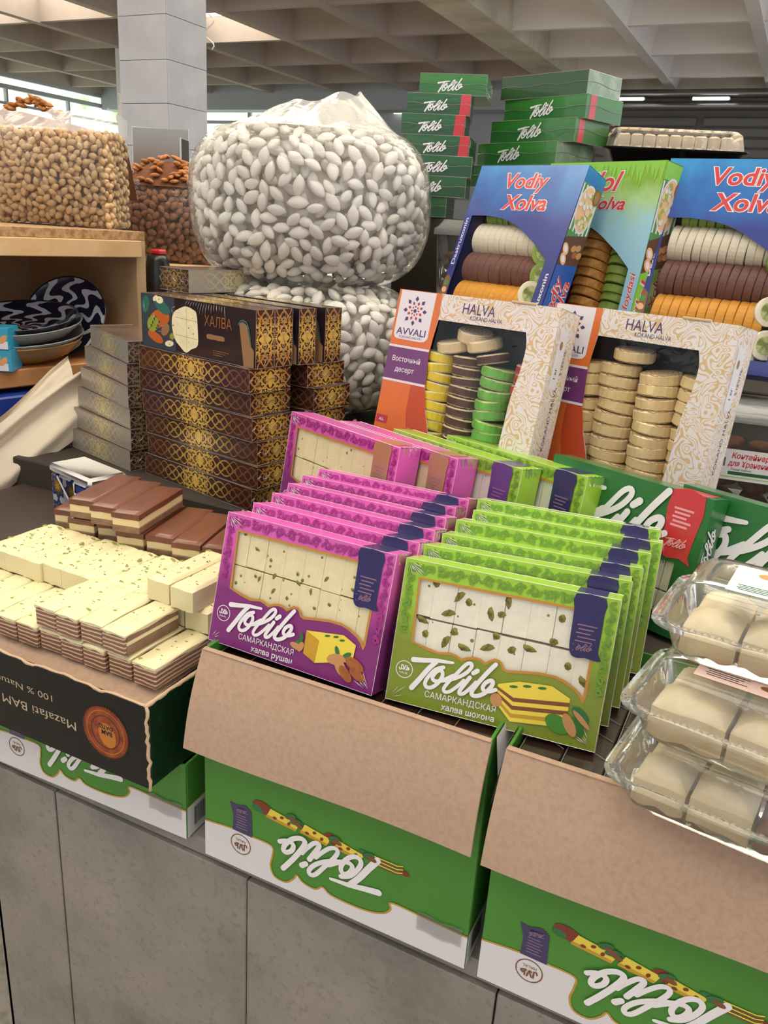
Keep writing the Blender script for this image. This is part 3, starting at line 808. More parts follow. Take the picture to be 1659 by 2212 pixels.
        for (u, v, a, b_, r_, m) in ((132.5, 32, 7, 8, 20, 'almond_shell'), (228, 38, 12, 6, -35, 'print_leaf'), (205, 22, 15, 10, -20, 'carton_green'), (226, 24, 12, 7, -50, 'carton_green_dark'), (218, 24, 14, 6, -58, 'almond_shell'), (230, 33, 14, 3, -40, 'almond_shell')):
            d.ell(u, v, a, b_, m, 5, r_, 14)
    d.obj('printed_artwork', t)
    d = D(f_front(.0016)); d.tolib(28, 21.5, 102.5, 'print_white'); d.obj('logo_lettering', t)
    b = MB(); b.grid(lambda u, v: (.012 + .225 * u, .0016 + .0006 * math.sin(u * 20) * math.sin(v * 9), .046 + .112 * v), 12, 6, 'film'); b.obj('window_film', t)
    d = D(f_top(TH, .0004)); d.rect(201.4, 0.5, 234.2, TD * 1000 - 1, 'navy', 0); d.obj('ribbon_top', t)
    b = MB()
    for zz in (0, TH):
        for yy in (0, TD): b.tube([(0, yy, zz), (TW, yy, zz)], .0003, 'film_edge', 4, False)
    for xx in (0, TW):
        for yy in (0,): b.tube([(xx, yy, 0), (xx, yy, TH)], .00035, 'film_edge', 4, False)
    b.obj('film_seam', t)
    b = MB()   # taut film creases fanning out of the corners, coloured pale to imitate glints
    for (cx, cz, a0, a1, n_) in ((.003, TH - .002, -62, -18, 6), (TW - .004, .004, 120, 160, 5), (.004, .003, 25, 60, 3)):
        for i in range(n_):
            a = rad(a0 + (a1 - a0) * (i + r2.uniform(-.3, .3)) / max(n_ - 1, 1)); L0, L1 = r2.uniform(.003, .010), r2.uniform(.014, .030)
            b.tube([(cx + L0 * math.cos(a), -.0012, cz + L0 * math.sin(a)), (cx + (L0 + L1) / 2 * math.cos(a), -.0017, cz + (L0 + L1) / 2 * math.sin(a)), (cx + L1 * math.cos(a), -.0011, cz + L1 * math.sin(a))], [.0001, .00045, .0001], 'film_edge', 4, True)
    b.obj('film_glint_creases', t)
    b = MB()
    b.grid(lambda u, v: (TW + .0004 + .0018 * v * (1 + .4 * math.sin(u * 19)), TD * (.12 + .8 * u), TH + .0006 - .012 * v + .0015 * math.sin(u * 23 + v * 5)), 14, 3, 'film')
    b.grid(lambda u, v: (.001 + .006 * u, TD * .6 + .006 * math.sin(u * 7), TH + .0004 + .005 * v * (1 - u)), 4, 3, 'film')
    b.obj('film_ear', t)
    hm = 'halva_yellow' if variant == 'purple' else 'halva_white'
    k = (variant,)
    for row, (z0, z1) in enumerate(((.108, .158), (.045, .1065 if variant == 'purple' else .1055))):
        me = MB().box((.0001, 0, 0), (.0287, .026, z1 - z0), hm, .0006).mesh('halva_piece')
        for i in range(8):
            o = link('halva_piece', me, t, Matrix.Translation((.0095 + i * .0289 + r2.uniform(-.0003, .0003), +.0032 + r2.uniform(0, .0008), z0 + r2.uniform(-.0008, .0008))))
    return t
def chunk_mesh(name, m, seed, rx, ry, rz):
    r = random.Random(seed); b = MB(); n, k = 7, 4; vs = []; fs = []
    for j in range(1, k):
        a = math.pi * j / k
        for i in range(n):
            q = 2 * math.pi * i / n; s_ = 1 + r.uniform(-.18, .18)
            vs.append((rx * math.sin(a) * math.cos(q) * s_, ry * math.cos(a), rz * math.sin(a) * math.sin(q) * s_))
    vs += [(0, ry, 0), (0, -ry, 0)]; top, bot = len(vs) - 2, len(vs) - 1
    for i in range(n):
        i2 = (i + 1) % n; fs.append((top, i, i2)); fs.append((bot, (k - 2) * n + i2, (k - 2) * n + i))
        for j in range(k - 2): fs.append((j * n + i, (j + 1) * n + i, (j + 1) * n + i2, j * n + i2))
    b.add(vs, fs, m, None, True); return b.mesh(name)
CH = [chunk_mesh('pistachio_chunk', 'pistachio', i, .0035 + .002 * (i % 2), .0012, .0028) for i in range(4)]
def add_chunks(t, spots, big):
    for i, (u, v) in enumerate(spots):
        link('pistachio_chunk', CH[i % 4], t, Matrix.Translation((u * .001, .0034, v * .001)) @ Matrix.Rotation(rnd.random() * 3, 4, 'Y') @ Matrix.Scale(big, 4))
P_POS = [(-.6167,.7858,-.5336,-1.99),(-.6079,.8304,-.5312,-1.74),(-.6074,.8758,-.529,-1.6),(-.612,.9237,-.5279,-1.17),(-.6189,.9745,-.5294,-.6),(-.6156,1.0166,-.5284,-.83)]
G_POS = [(-.3535,.7885,-.5385,5.6),(-.350,.8375,-.5371,7.6),(-.3464,.8865,-.5365,7.2),(-.3463,.9315,-.5309,6.2),(-.3397,.9764,-.5286,5.6),(-.3497,1.0200,-.5260,5.0)]
ORD = ['frontmost', 'second', 'third', 'fourth', 'fifth', 'rearmost']
protoP = tolib_box('purple'); protoG = tolib_box('lime')
for i, (pp, gp) in enumerate(zip(P_POS, G_POS)):
    for proto, (x, y, z, yw), nm, cn in ((protoP, pp, 'purple', 'halva rushan'), (protoG, gp, 'lime green', 'halva')):
        lab = ('%s of six leaning %s halva boxes with navy ribbon' % (ORD[i], nm)) if i in (0, 5) else ('%s from the front of six leaning %s halva boxes' % (ORD[i], nm))
        M = pose(x, y, z, yw, 14.4)
        if i == 0: o = proto; o.matrix_basis = M; o['label'] = lab; o['group'] = 'leaning %s window boxes' % nm
        else: o = dup(proto, M, lab, 'leaning %s window boxes' % nm)
# back row, turned to the right

M_('ribbon_tan', '#a97a5c', 0.4, coat=.5); M_('ribbon_violet', '#5a3480', 0.4, coat=.5)
def recolour(root, part, old, new):
    """own copy of one part's mesh with one material swapped"""
    for ch in root.children:
        if ch.name.split('.')[0] == part:
            ch.data = ch.data.copy()
            for i, m in enumerate(ch.data.materials):
                if m and m.name == old: ch.data.materials[i] = MATS[new]
for proto, T_, lab, rb in (
    (protoP, (-.775, 1.188, -.513), 'purple back row halva box with tan ribbon, partly behind the brown stack', 'ribbon_tan'),
    (protoP, (-.6864, 1.2056, -.519), 'purple back row halva box with tan ribbon beside the lime boxes', 'ribbon_tan'),
    (protoG, (-.5893, 1.2208, -.5209), 'lime back row halva box with violet ribbon next to the purple ones', 'ribbon_violet'),
    (protoG, (-.4972, 1.2387, -.5198), 'lime back row halva box with navy ribbon next to the dark green one', None)):
    o = dup(proto, pose(*T_, -22, 8.5, 0, 1.134), lab, 'turned boxes in the back row')
    if rb:
        recolour(o, 'printed_artwork', 'navy', rb); recolour(o, 'ribbon_top', 'navy', rb)
for t_, sp in ((protoP, [(30,150),(52,135),(75,126),(84,107),(118,118),(121,107),(126,112),(160,122),(56,100),(62,98),(27,84),(86,88),(108,84),(141,101),(150,82),(200,118),(170,92),(210,110)]),
               (protoG, [(40,150),(70,140),(82,136),(110,128),(122,130),(128,146),(190,140),(60,118),(185,112),(30,104),(36,88),(62,84),(70,98),(85,82),(120,104),(112,88),(140,92),(160,98),(205,88),(225,74)])):
    add_chunks(t_, sp, .8 if t_ is protoP else 1.5)

# big dark green "Tolib" boxes standing behind the lime ones
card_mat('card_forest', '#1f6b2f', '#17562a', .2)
M_('ribbon_red', '#c8303a', .4, coat=.6); M_('print_pink', '#e6a0a6', .5)
def forest_box(T_, label, yaw):
    t = thing('halva_box', label, 'box', pose(*T_, yaw, 10), 'dark green boxes standing in the back row')
    w, d_, h = .266, .045, .204
    b = MB(); e = .0008
    b.box((0, d_ - e, 0), (w, d_, h), 'card_forest'); b.box((0, e, 0), (e, d_, h), 'card_forest'); b.box((w - e, e, 0), (w, d_, h), 'card_forest'); b.box((0, e, 0), (w, d_, e), 'card_forest'); b.box((0, e, h - e), (w, d_, h), 'card_forest')
    b.obj('carton_shell', t)
    win = [(.03, .03), (.235, .03), (.235, .105), (.17, .10), (.11, .085), (.03, .08)]
    b = MB(); b.plate([(0, 0), (w, 0), (w, h), (0, h)], [win], 0, .0009, 'card_forest'); b.obj('front_panel', t)
    d = D(f_front()); d.poly([(u + 11, v) for u, v in spline([(195,203.5),(243,203.5),(243,150),(240,118),(246,106),(228,112),(210,108),(198,118),(196,150)], 2, True)], 'ribbon_red', 2)
    for i in range(5): d.rect(214 + i % 2 * 2, 178 - i * 6, 243 - i % 3 * 4, 181 - i * 6, 'print_pink', 3)
    d.tolib(213, 124, 32, 'print_pink', 3)
    d.poly([(95,62),(120,66),(120,44),(95,40)], 'print_yellow', 2); d.ell(88, 52, 8, 6, 'print_brown', 2)
    d.obj('printed_artwork', t)
    d = D(f_front(.0016)); d.tolib(6, 92, 206, 'print_white', 0, 1); d.obj('logo_lettering', t)
    d = D(f_right(w)); d.tolib(34, 100, 62, 'print_white', 0, 90); d.obj('side_lettering', t)
    d = D(f_top(h)); d.rect(206, 1, 254, d_ * 1000 - 1, 'ribbon_red', 0); d.obj('ribbon_top', t)
    b = MB(); b.grid(lambda u, v: (.02 + .225 * u, .0016, .02 + .095 * v), 6, 4, 'film'); b.obj('window_film', t)
    me = MB().box((.0006, 0, 0), (.029, .03, .046), 'halva_white', .0012).mesh('halva_piece')
    for r_ in range(2):
        for i in range(8): link('halva_piece', me, t, Matrix.Translation((.012 + i * .0295, .006, .012 + r_ * .048)))
    return t
forest_box((-.308, 1.206, -.5195), 'dark green halva box with big white script and red ribbon, behind the lime rows', -22)
forest_box((-.1097, 1.1797, -.524), 'dark green halva box at the right picture edge with cropped white script', -22)
# ------------------------------------------------------------------ brown "халва" cartons with gold ornament
def ornament(name, axis, length, height, base, line, gold, cshift=0.5):
    g = N(name); X = g.xyz()
    u = g.math('SUBTRACT', X[axis], length * cshift); au = g.math('ABSOLUTE', u)
    v = g.math('ABSOLUTE', g.math('SUBTRACT', X[2], height / 2))
    P = math.pi
    k = 2 * P / .052
    # interlaced scroll lines, mirrored on both axes
    s1 = g.math('SUBTRACT', v, g.math('MULTIPLY', g.math('ABSOLUTE', g.math('SINE', g.math('MULTIPLY', au, k * .5))), height * .34))
    s2 = g.math('SUBTRACT', v, g.math('MULTIPLY', g.math('ADD', g.math('COSINE', g.math('MULTIPLY', au, k)), 1.15), height * .19))
    l1 = g.math('LESS_THAN', g.math('ABSOLUTE', s1), .0017); l2 = g.math('LESS_THAN', g.math('ABSOLUTE', s2), .0013)
    rr = g.math('SQRT', g.math('ADD', g.math('POWER', g.math('SUBTRACT', g.math('PINGPONG', au, .026), .013), 2.0), g.math('POWER', v, 2.0)))
    l3 = g.math('LESS_THAN', g.math('ABSOLUTE', g.math('SUBTRACT', rr, .0085)), .0012)
    w = g.n('ShaderNodeTexNoise'); w.inputs['Scale'].default_value = 130; w.inputs['Detail'].default_value = 1
    cm = g.n('ShaderNodeCombineXYZ'); g.l(au, cm.inputs[0]); g.l(v, cm.inputs[1]); g.l(cm.outputs[0], w.inputs['Vector'])
    band = g.math('LESS_THAN', au, .040)
    l4 = g.math('MULTIPLY', g.math('LESS_THAN', g.math('ABSOLUTE', g.math('SUBTRACT', w.outputs[0], .5)), .045), band)
    core = g.math('LESS_THAN', g.math('ADD', g.math('MULTIPLY', au, 1.0), g.math('MULTIPLY', v, .8)), .013)
    pat = g.math('MAXIMUM', g.math('MAXIMUM', l1, l2), g.math('MAXIMUM', l3, g.math('MAXIMUM', l4, g.math('MULTIPLY', core, g.math('GREATER_THAN', w.outputs[0], .4)))))
    near = g.math('POWER', g.math('MAXIMUM', g.math('SUBTRACT', 1.0, g.math('DIVIDE', au, length * .36)), 0.0), 1.0, clamp=True)
    colr = g.mix(near, line, gold)
    g.l(g.mix(pat, base, colr), g.b.inputs['Base Color'])
    g.l(g.math('MULTIPLY', g.math('MULTIPLY', pat, near), .25), g.b.inputs['Metallic'])
    g.b.inputs['Roughness'].default_value = .32; g.b.inputs['Coat Weight'].default_value = .7; g.b.inputs['Coat Roughness'].default_value = .07
    nz = g.noise(40, 3, .6); bp = g.n('ShaderNodeBump'); bp.inputs['Strength'].default_value = .25; bp.inputs['Distance'].default_value = .006; g.l(nz, bp.inputs['Height']); g.l(bp.outputs[0], g.b.inputs['Coat Normal'])
    return g.m
HL, HD, HH = .343, .106, .0462
ornament('gilt_long', 0, HL, HH, '#3f241b', '#74492f', '#f7cd66'); ornament('gilt_end', 1, HD, HH, '#432619', '#b88748', '#f7cd66')
ornament('grey_long', 0, .267, HH, '#928a80', '#9a9080', '#d6c78e'); ornament('grey_end', 1, .1, HH, '#2a1d1b', '#7a6246', '#a98a58')
M_('halva_top', '#261c22', .3, coat=.7); M_('halva_top_brown', '#7a5f4c', .35, coat=.7, vary=(14, '#4f3a30', .4, .7))
M_('letter_copper', '#b97a4a', .35, metal=.4); M_('print_teal', '#2f6e66', .4, coat=.5); M_('print_orange', '#c8642c', .4, coat=.5); M_('print_lime', '#9aa53c', .4, coat=.5); M_('print_slate', '#36414e', .4, coat=.5); M_('print_tan', '#9a7550', .4, coat=.5)
M_('crinkle', '#8f8684', .25, coat=.6)
def brown_carton(L_, Dp, H_, long_m, end_m, top_m, face=True):
    t = thing('halva_carton', None, 'box')
    b = MB(); vs = [(0,0,0),(L_,0,0),(L_,Dp,0),(0,Dp,0),(0,0,H_),(L_,0,H_),(L_,Dp,H_),(0,Dp,H_)]
    for f, m in (((0,1,5,4), long_m), ((2,3,7,6), long_m), ((1,2,6,5), end_m), ((3,0,4,7), end_m), ((4,5,6,7), top_m), ((0,3,2,1), top_m)):
        b.add(vs, [f], m)
    b.obj('carton_body', t)
    b = MB(); e = .0004
    for zz in (0, H_):
        b.tube([(0, 0, zz), (L_, 0, zz)], e, 'crinkle', 4, False); b.tube([(L_, 0, zz), (L_, Dp, zz)], e, 'crinkle', 4, False); b.tube([(0, 0, zz), (0, Dp, zz)], e, 'crinkle', 4, False)
    for xx in (0, L_): b.tube([(xx, 0, 0), (xx, 0, H_)], e, 'crinkle', 4, False)
    # gathered film ends
    for xx, sg in ((L_, 1), (0, -1)):
        pts = [(xx + sg * (.001 + .0012 * (i % 2)), Dp * i / 14, H_ / 2 + .004 * math.sin(i * 1.9)) for i in range(15)]
        b.tube(pts, .0006, 'crinkle', 4, False)
    b.obj('film_seam', t)
    if face:
        s = L_ * 1000 / 343; fv = Dp * 1000 / 106
        d = D(f_top(H_)); P_ = lambda u, v: ((u - 12) * s, (v - 262) * fv)
        d.poly([(0, 0), (112 * s, 0), (108 * s, 106 * fv), (0, 106 * fv)], 'print_slate', 0)
        for (u, v, a, c, r_, m) in ((60, 60, 34, 18, 15, 'print_orange'), (45, 22, 26, 10, -15, 'print_orange'), (38, 48, 20, 16, 30, 'print_lime'), (70, 84, 26, 12, -20, 'print_teal'), (78, 40, 16, 10, 40, 'print_tan'), (62, 97, 12, 7, 0, 'halva_yellow'), (48, 99, 9, 5, 30, 'halva_yellow'), (90, 14, 14, 6, 10, 'halva_yellow'), (15, 84, 18, 12, 70, 'print_teal'), (100, 30, 9, 6, 20, 'print_lime')):
            d.ell(u * s, v * fv, a * s, c * fv, m, 1 + (u % 3 > 1), r_, 14)
        for i in range(14): d.ell((28 + i * 5.3 % 37) * s, (38 + i * 7 % 26) * fv, 2 * s, 1.6 * fv, 'ink', 4, n=7)
        W_ = [P_(*p) for p in spline([(118.6,338.8),(140,350),(157.4,355),(178,351),(189,344),(192,315),(191.6,284),(172,274),(155,265),(138,274),(120.7,287.9),(111.9,316)], 3, True)]
        d.poly(W_, 'halva_yellow', 3)
        for q in (-.5, .5): d.stroke([((112 + q * 3) * s, (52 + q * 34) * fv), (180 * s, (50 + q * 34) * fv)], .7, 'print_tan', 4, smooth=1)
        d.stroke([(146 * s, 12 * fv), (146 * s, 88 * fv)], .7, 'print_tan', 4, smooth=1)
        d.text('ХАЛВА', *P_(212, 325), 20 * fv, 'letter_copper', 3, 'L', 0.0, width=78 * s)
        x0, y0 = P_(218, 301); d.poly(spline([(x0 + 3, y0), (x0 + 25, y0), (x0 + 49, y0), (x0 + 52, y0 + 4), (x0 + 49, y0 + 9), (x0 + 25, y0 + 9), (x0 + 3, y0 + 9), (x0, y0 + 4)], 2, True), 'print_tan', 3)
        for i in range(3): d.rect(225 * s, (18 - i * 4) * fv, (270 - i * 9) * s, (19 - i * 4) * fv, 'print_tan', 3)
        A_ = [P_(*p) for p in [(311,340),(321,344),(332.8,338),(341.6,303),(351,295),(351,263),(323.5,263)]]
        d.poly(A_, 'print_tan', 3); d.stroke([P_(*p) for p in [(309,338),(318,346),(334,340),(343,304)]], 3, 'print_teal', 4)
        d.obj('printed_face', t)
        b = MB(); r3 = random.Random(4)  # film creases in a whitish colour that stands in for highlights
        for i in range(26):
            u0 = (150 + i * 7.2) * s * .001 if i < 16 else r3.uniform(8, 120) * s * .001; v0 = (104 if i < 16 else r3.uniform(20, 100)) * fv * .001
            a = rad(-105 + (i - 8) * 3.2) if i < 16 else r3.uniform(0, 6.28); L1 = r3.uniform(.008, .026)
            b.tube([(u0, v0, H_ + .0011), (u0 + L1 * .5 * math.cos(a), v0 + L1 * .5 * math.sin(a), H_ + .0018), (u0 + L1 * math.cos(a), v0 + L1 * math.sin(a), H_ + .0011)], [.0001, .0005, .0001], 'film_edge', 4, True)
        b.obj('film_glint_creases', t)
    return t
pb = brown_carton(HL, HD, HH, 'gilt_long', 'gilt_end', 'halva_top'); pg = brown_carton(.267, .1, HH, 'grey_long', 'grey_end', 'halva_top_brown', False)
_used = {}
def place(proto, M, label, group):
    if proto.name not in _used:
        _used[proto.name] = 1; proto.matrix_basis = M; proto['label'] = label; proto['group'] = group; return proto
    return dup(proto, M, label, group)
BY = -12.46; BX = pose(-1.2105, 1.3324, -.5425, BY)
LEV = ['bottom', 'second from the bottom', 'third from the bottom', 'fourth from the bottom', 'fifth from the bottom', 'top']
offs = [(0.0, 0.0), (.012, .0), (.004, .002), (-.002, 0), (-.016, .004), (-.004, -.004)]
for i in range(6):
    place(pb, BX @ Matrix.Translation((offs[i][0], offs[i][1], i * (HH + .0002) + .0005)) @ Matrix.Rotation(rad((i * 37 % 5 - 2) * .35), 4, 'Z'), 'flat brown gilt carton, %s of the front brown stack' % LEV[i], 'flat brown cartons in the front stack')
for i in range(6):
    place(pb, BX @ Matrix.Translation((.018 + .006 * math.sin(i * 2.1), .138 + .004 * math.cos(i * 3), i * (HH + .0002) + .0005)) @ Matrix.Rotation(rad((i * 29 % 5 - 2) * .5), 4, 'Z'), 'flat brown gilt carton, %s of the rear brown stack' % LEV[i], 'flat brown cartons in the rear stack')
ztop = 6 * (HH + .0002) + .0015
for i, (xo, yo) in enumerate(((0.004, .0), (.004, .0475), (.012, .103), (.02, .168))):
    M = BX @ Matrix.Translation((xo, yo + HH, ztop)) @ Matrix.Rotation(rad(90), 4, 'X')
    place(pb, M, ['frontmost dark carton standing upright on the brown stack, reading халва', 'second upright dark carton on top of the brown stacks', 'third upright dark carton on top of the brown stacks', 'rearmost upright dark carton on top of the brown stacks'][i], 'upright cartons on the brown stacks')
M = BX @ Matrix.Translation((-.02, .235, ztop + .0)) 
# grey-brown stack at the left, fanned
for i in range(6):
    yw = -16 - 13 * i / 5
    Cc = Vector((-1.242, 1.318, -.5425 + i * (HH + .0012) + .0005))
    M = Matrix.Translation(Cc) @ Matrix.Rotation(rad(yw), 4, 'Z') @ Matrix.Translation((-.267 + .004 * (i % 2), .002 * (i % 3), 0))
    place(pg, M, 'dusty grey shrink wrapped carton, %s of the fanned left stack' % LEV[i], 'grey cartons in the left stack')
place(pg, pose(-1.135, 1.395, -.1545, 76) , 'dusty grey shrink wrapped carton lying behind the upright dark cartons', 'grey cartons behind')
# upright brown cartons filling the open crates
M_('crate_brown', '#2f1d18', .35, coat=.8, vary=(20, '#1c1010', .4, .7))
fb = thing('halva_carton', None, 'box')
b = MB(); b.box((0, 0, 0), (.0455, .275, .3105), 'crate_brown', .0015); b.obj('carton_body', fb)
b = MB()
for q in range(7): b.tube([(.002, .004 + q * .04, .3112), (.022, .01 + q * .04, .3128 + .001 * (q % 2)), (.044, .002 + q * .04, .3112)], .0005, 'crinkle', 4, False)
b.tube([(0, 0, .3108), (.0455, 0, .3108)], .0007, 'crinkle', 4, False); b.tube([(0, 0, .3108), (0, .275, .3108)], .0007, 'crinkle', 4, False)
b.obj('film_seam', fb)
for cr, x0 in (('left', -.5945), ('right', -.182)):
    for i in range(8):
        place(fb, pose(x0 + i * .0475, .768 + .003 * (i % 2), -.8555, 0), 'upright dark brown carton inside the %s open crate, %s from its left side' % (cr, ['first', 'second', 'third', 'fourth', 'fifth', 'sixth', 'seventh', 'eighth'][i]), 'upright cartons inside the %s crate' % cr)

# ------------------------------------------------------------------ tall stacks of green "Tolib" boxes
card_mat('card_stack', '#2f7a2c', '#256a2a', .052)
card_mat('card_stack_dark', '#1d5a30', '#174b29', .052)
M_('card_plain', '#234d24', .5, coat=.4)
M_('stack_grey', '#6f8a68', .3, coat=.7, vary=(30, '#9fae95', .45, .7))
def stack_box(card, w, d_, h, text=True, red='right', endm=None, plain=False):
    t = thing('halva_box', None, 'box')
    b = MB(); vs = [(0,0,0),(w,0,0),(w,d_,0),(0,d_,0),(0,0,h),(w,0,h),(w,d_,h),(0,d_,h)]
    for f, m in (((0,1,5,4), card), ((2,3,7,6), card), ((1,2,6,5), endm or card), ((3,0,4,7), card), ((4,5,6,7), card), ((0,3,2,1), card)): b.add(vs, [f], m)
    b.obj('carton_body', t)
    if text:
        d = D(f_front()); d.tolib(w * 1000 * (.34 if red == 'side' else .28), 7.5, min(w * 1000 * .36, 72), 'print_white'); d.obj('logo_lettering', t)
    if red == 'front':
        d = D(f_front()); d.poly([(w * 830, 0), (w * 990, 0), (w * 995, h * 1000), (w * 850, h * 1000)], 'ribbon_red', 1); d.obj('ribbon', t)
        d = D(f_right(w)); d.rect(0, 0, 10, h * 1000, 'ribbon_red', 0); d.poly([(14, 25), (20, 44), (26, 48), (26, 25)], 'print_white', 1); d.obj('side_print', t)
    elif red == 'side':
        d = D(f_right(w)); d.poly([(12, 0), (36, 0), (38, h * 1000), (14, h * 1000)], 'ribbon_red', 0); d.obj('ribbon', t)
    b = MB()
    for zz in (0, h): b.tube([(0, 0, zz), (w, 0, zz)], .0006, 'crinkle', 4, False); b.tube([(w, 0, zz), (w, d_, zz)], .0006, 'crinkle', 4, False)
    b.tube([(w, 0, 0), (w, 0, h)], .0006, 'crinkle', 4, False)
    if text or plain: b.tube([(w * i / 12, -.0008, h * .52 + .002 * math.sin(i * 1.3)) for i in range(13)] + [(w + .0008, d_ * i / 6, h * .52 + .003 * math.sin(i)) for i in range(7)], .0005, 'crinkle', 4, False)
    b.obj('film_seam', t)
    return t
SH = .0525
gr = {'side': stack_box('card_stack', .258, .145, SH, True, 'side'), 'grey': stack_box('card_stack', .258, .145, SH, True, None, 'stack_grey'), 'plain': stack_box('card_plain', .26, .145, SH, False, None, 'stack_grey', True)}
gl = {'front': stack_box('card_stack_dark', .175, .19, SH, True, 'front'), 'top': stack_box('card_stack', .185, .19, SH, True, None), 'dark': stack_box('card_stack_dark', .185, .19, SH, True, None)}
# right column: right front corner, bottom to top
zb = .062
RC = [(-.60, 2.11, 'side'), (-.595, 2.105, 'grey'), (-.558, 2.115, 'side'), (-.542, 2.13, 'side'), (-.55, 2.14, 'plain')]
ORD5 = ['bottom', 'second from the bottom', 'third from the bottom', 'second from the top', 'topmost']
for i, (x, y, k) in enumerate(RC):
    z = .378 - SH * (5 - i) * 1.006
    M = Matrix.Translation((x, y, z)) @ Matrix.Rotation(rad(-20 - (i % 2) * 3), 4, 'Z') @ Matrix.Translation((-.258, 0, 0))
    place(gr[k], M, 'bright green flat box, %s of the right stack above the blue boxes' % ORD5[i], 'green boxes in the right tall stack')
LC = [(-.815, 1.99, 'dark'), (-.772, 2.0, 'dark'), (-.765, 2.012, 'dark'), (-.772, 2.025, 'front'), (-.79, 2.03, 'front'), (-.785, 2.045, 'front'), (-.765, 2.065, 'top')]
ORD7 = ['bottom', 'second from the bottom', 'third from the bottom', 'middle', 'third from the top', 'second from the top', 'topmost']
for i, (x, y, k) in enumerate(LC):
    z = .357 - SH * .888 * (7 - i)
    M = Matrix.Translation((x - .012, y, z)) @ Matrix.Rotation(rad(15 + (i % 3) * 2), 4, 'Z') @ Matrix.Scale(.885, 4) @ Matrix.Translation((-.18, 0, 0))
    place(gl[k], M, 'dark green flat box, %s of the left stack beside the candy bag' % ORD7[i], 'green boxes in the left tall stack')
def wavy_slab(w, l, z0, z1, m, amp, seed, nx=6, ny=10, round_=.004):
    """slab with a softly wavy rim and rounded shoulders"""
    b = MB()
    r = random.Random(seed); ph = [r.random() * 6.28 for _ in range(4)]
    def top(u, v):
        e = min(u, 1 - u) * w; f = min(v, 1 - v) * l; k = min(e, f)
        dz = -round_ * (1 - min(k / (round_ * 1.6), 1)) ** 2
        return z1 + dz + amp * math.sin(u * 7 + ph[0]) * math.sin(v * 9 + ph[1]) * .5
    b.grid(lambda u, v: (w * u, l * v, top(u, v)), nx * 2, ny * 2, m)
    per = [(i / 8, 0) for i in range(8)] + [(1, i / 12) for i in range(12)] + [(1 - i / 8, 1) for i in range(8)] + [(0, 1 - i / 12) for i in range(12)]
    vs = []; fs = []; k = len(per)
    for u, v in per: vs.append((w * u, l * v, z0 + amp * math.sin((u + v) * 11 + ph[2])))
    for u, v in per: vs.append((w * u, l * v, top(u, v)))
    for i in range(k): fs.append((i, (i + 1) % k, k + (i + 1) % k, k + i))
    fs.append(tuple(reversed(range(k))))
    b.add(vs, fs, m, None, False); return b
# ------------------------------------------------------------------ ornate window boxes with rolled halva
g = N('damask')
nz = g.n('ShaderNodeTexNoise'); nz.inputs['Scale'].default_value = 26; nz.inputs['Detail'].default_value = 0.5; nz.inputs['Distortion'].default_value = 2.2; g.l(g.obj(), nz.inputs['Vector'])
w_ = g.math('SINE', g.math('MULTIPLY', nz.outputs[0], 46))
msk = g.ramp(w_, [(0.42, '#000000'), (0.55, '#ffffff')])
g.l(g.mix(msk, '#dcd5d8', '#cfb083'), g.b.inputs['Base Color']); g.b.inputs['Roughness'].default_value = .4; g.b.inputs['Coat Weight'].default_value = .3
M_('avvali_orange', '#d9702f', .45, coat=.3, vary=(12, '#cc6228', .4, .7)); M_('avvali_rust', '#b8451f', .45, coat=.3); M_('avvali_purple', '#6b2f6e', .45, coat=.3); M_('avvali_white', '#dcd8e0', .45, coat=.3)
M_('avvali_ink', '#4a3a6e', .5); M_('avvali_red', '#b5304a', .5)
def roll_mat(name, side, top, streak):
    g = N(name); n = g.n('ShaderNodeNewGeometry'); sp = g.n('ShaderNodeSeparateXYZ')
    tc = g.obj(); X = g.xyz()
    up = g.n('ShaderNodeVectorTransform'); up.vector_type = 'NORMAL'; up.convert_from = 'WORLD'; up.convert_to = 'OBJECT'; g.l(n.outputs['Normal'], up.inputs[0]); g.l(up.outputs[0], sp.inputs[0])
    isup = g.math('GREATER_THAN', g.math('ABSOLUTE', sp.outputs[2]), .6)
    r = g.math('SQRT', g.math('ADD', g.math('POWER', X[0], 2.0), g.math('POWER', X[1], 2.0)))
    sw = g.math('SINE', g.math('ADD', g.math('MULTIPLY', r, 900), g.math('MULTIPLY', g.noise(60, 2), 9)))
    tcol = g.mix(g.ramp(sw, [(.55, '#000000'), (.75, '#ffffff')]), top, streak)
    scol = g.ramp(g.noise(45, 3, .6), [(.35, side), (.75, tuple(max(0, c - .06) for c in lin_s(side)))])
    g.l(g.mix(isup, scol, tcol), g.b.inputs['Base Color']); g.b.inputs['Roughness'].default_value = .5
    g.b.inputs['Subsurface Weight'].default_value = .1; g.b.inputs['Subsurface Radius'].default_value = (.005, .004, .003)
roll_mat('roll_yellow', '#f2d832', '#e8dca0', '#c9a92a'); roll_mat('roll_brown', '#5d3c36', '#dcc6a0', '#4a2f2c'); roll_mat('roll_green', '#78c258', '#b9c98a', '#6aa04a'); roll_mat('roll_beige', '#f0d6a2', '#ecd8b0', '#b98f62'); roll_mat('roll_cream', '#f0dcb0', '#e6d9bd', '#b98a5c'); roll_mat('roll_red', '#b8403a', '#d9b0a0', '#a83a3a')
def disc_mesh(m, r=.0265, h=.0145, n=20):
    b = MB(); c = .0025
    b.lathe([(0, 0), (r - c, 0), (r, c), (r, h - c), (r - c, h), (0, h)], m, n, None, False); return b.mesh('halva_slice')
def rolled(t, me, x, y, z, tilt, lean=0, rz=0):
    return link('halva_slice', me, t, Matrix.Translation((x, y, z)) @ Matrix.Rotation(rad(rz), 4, 'Z') @ Matrix.Rotation(rad(tilt), 4, 'Y') @ Matrix.Rotation(rad(lean), 4, 'X'))
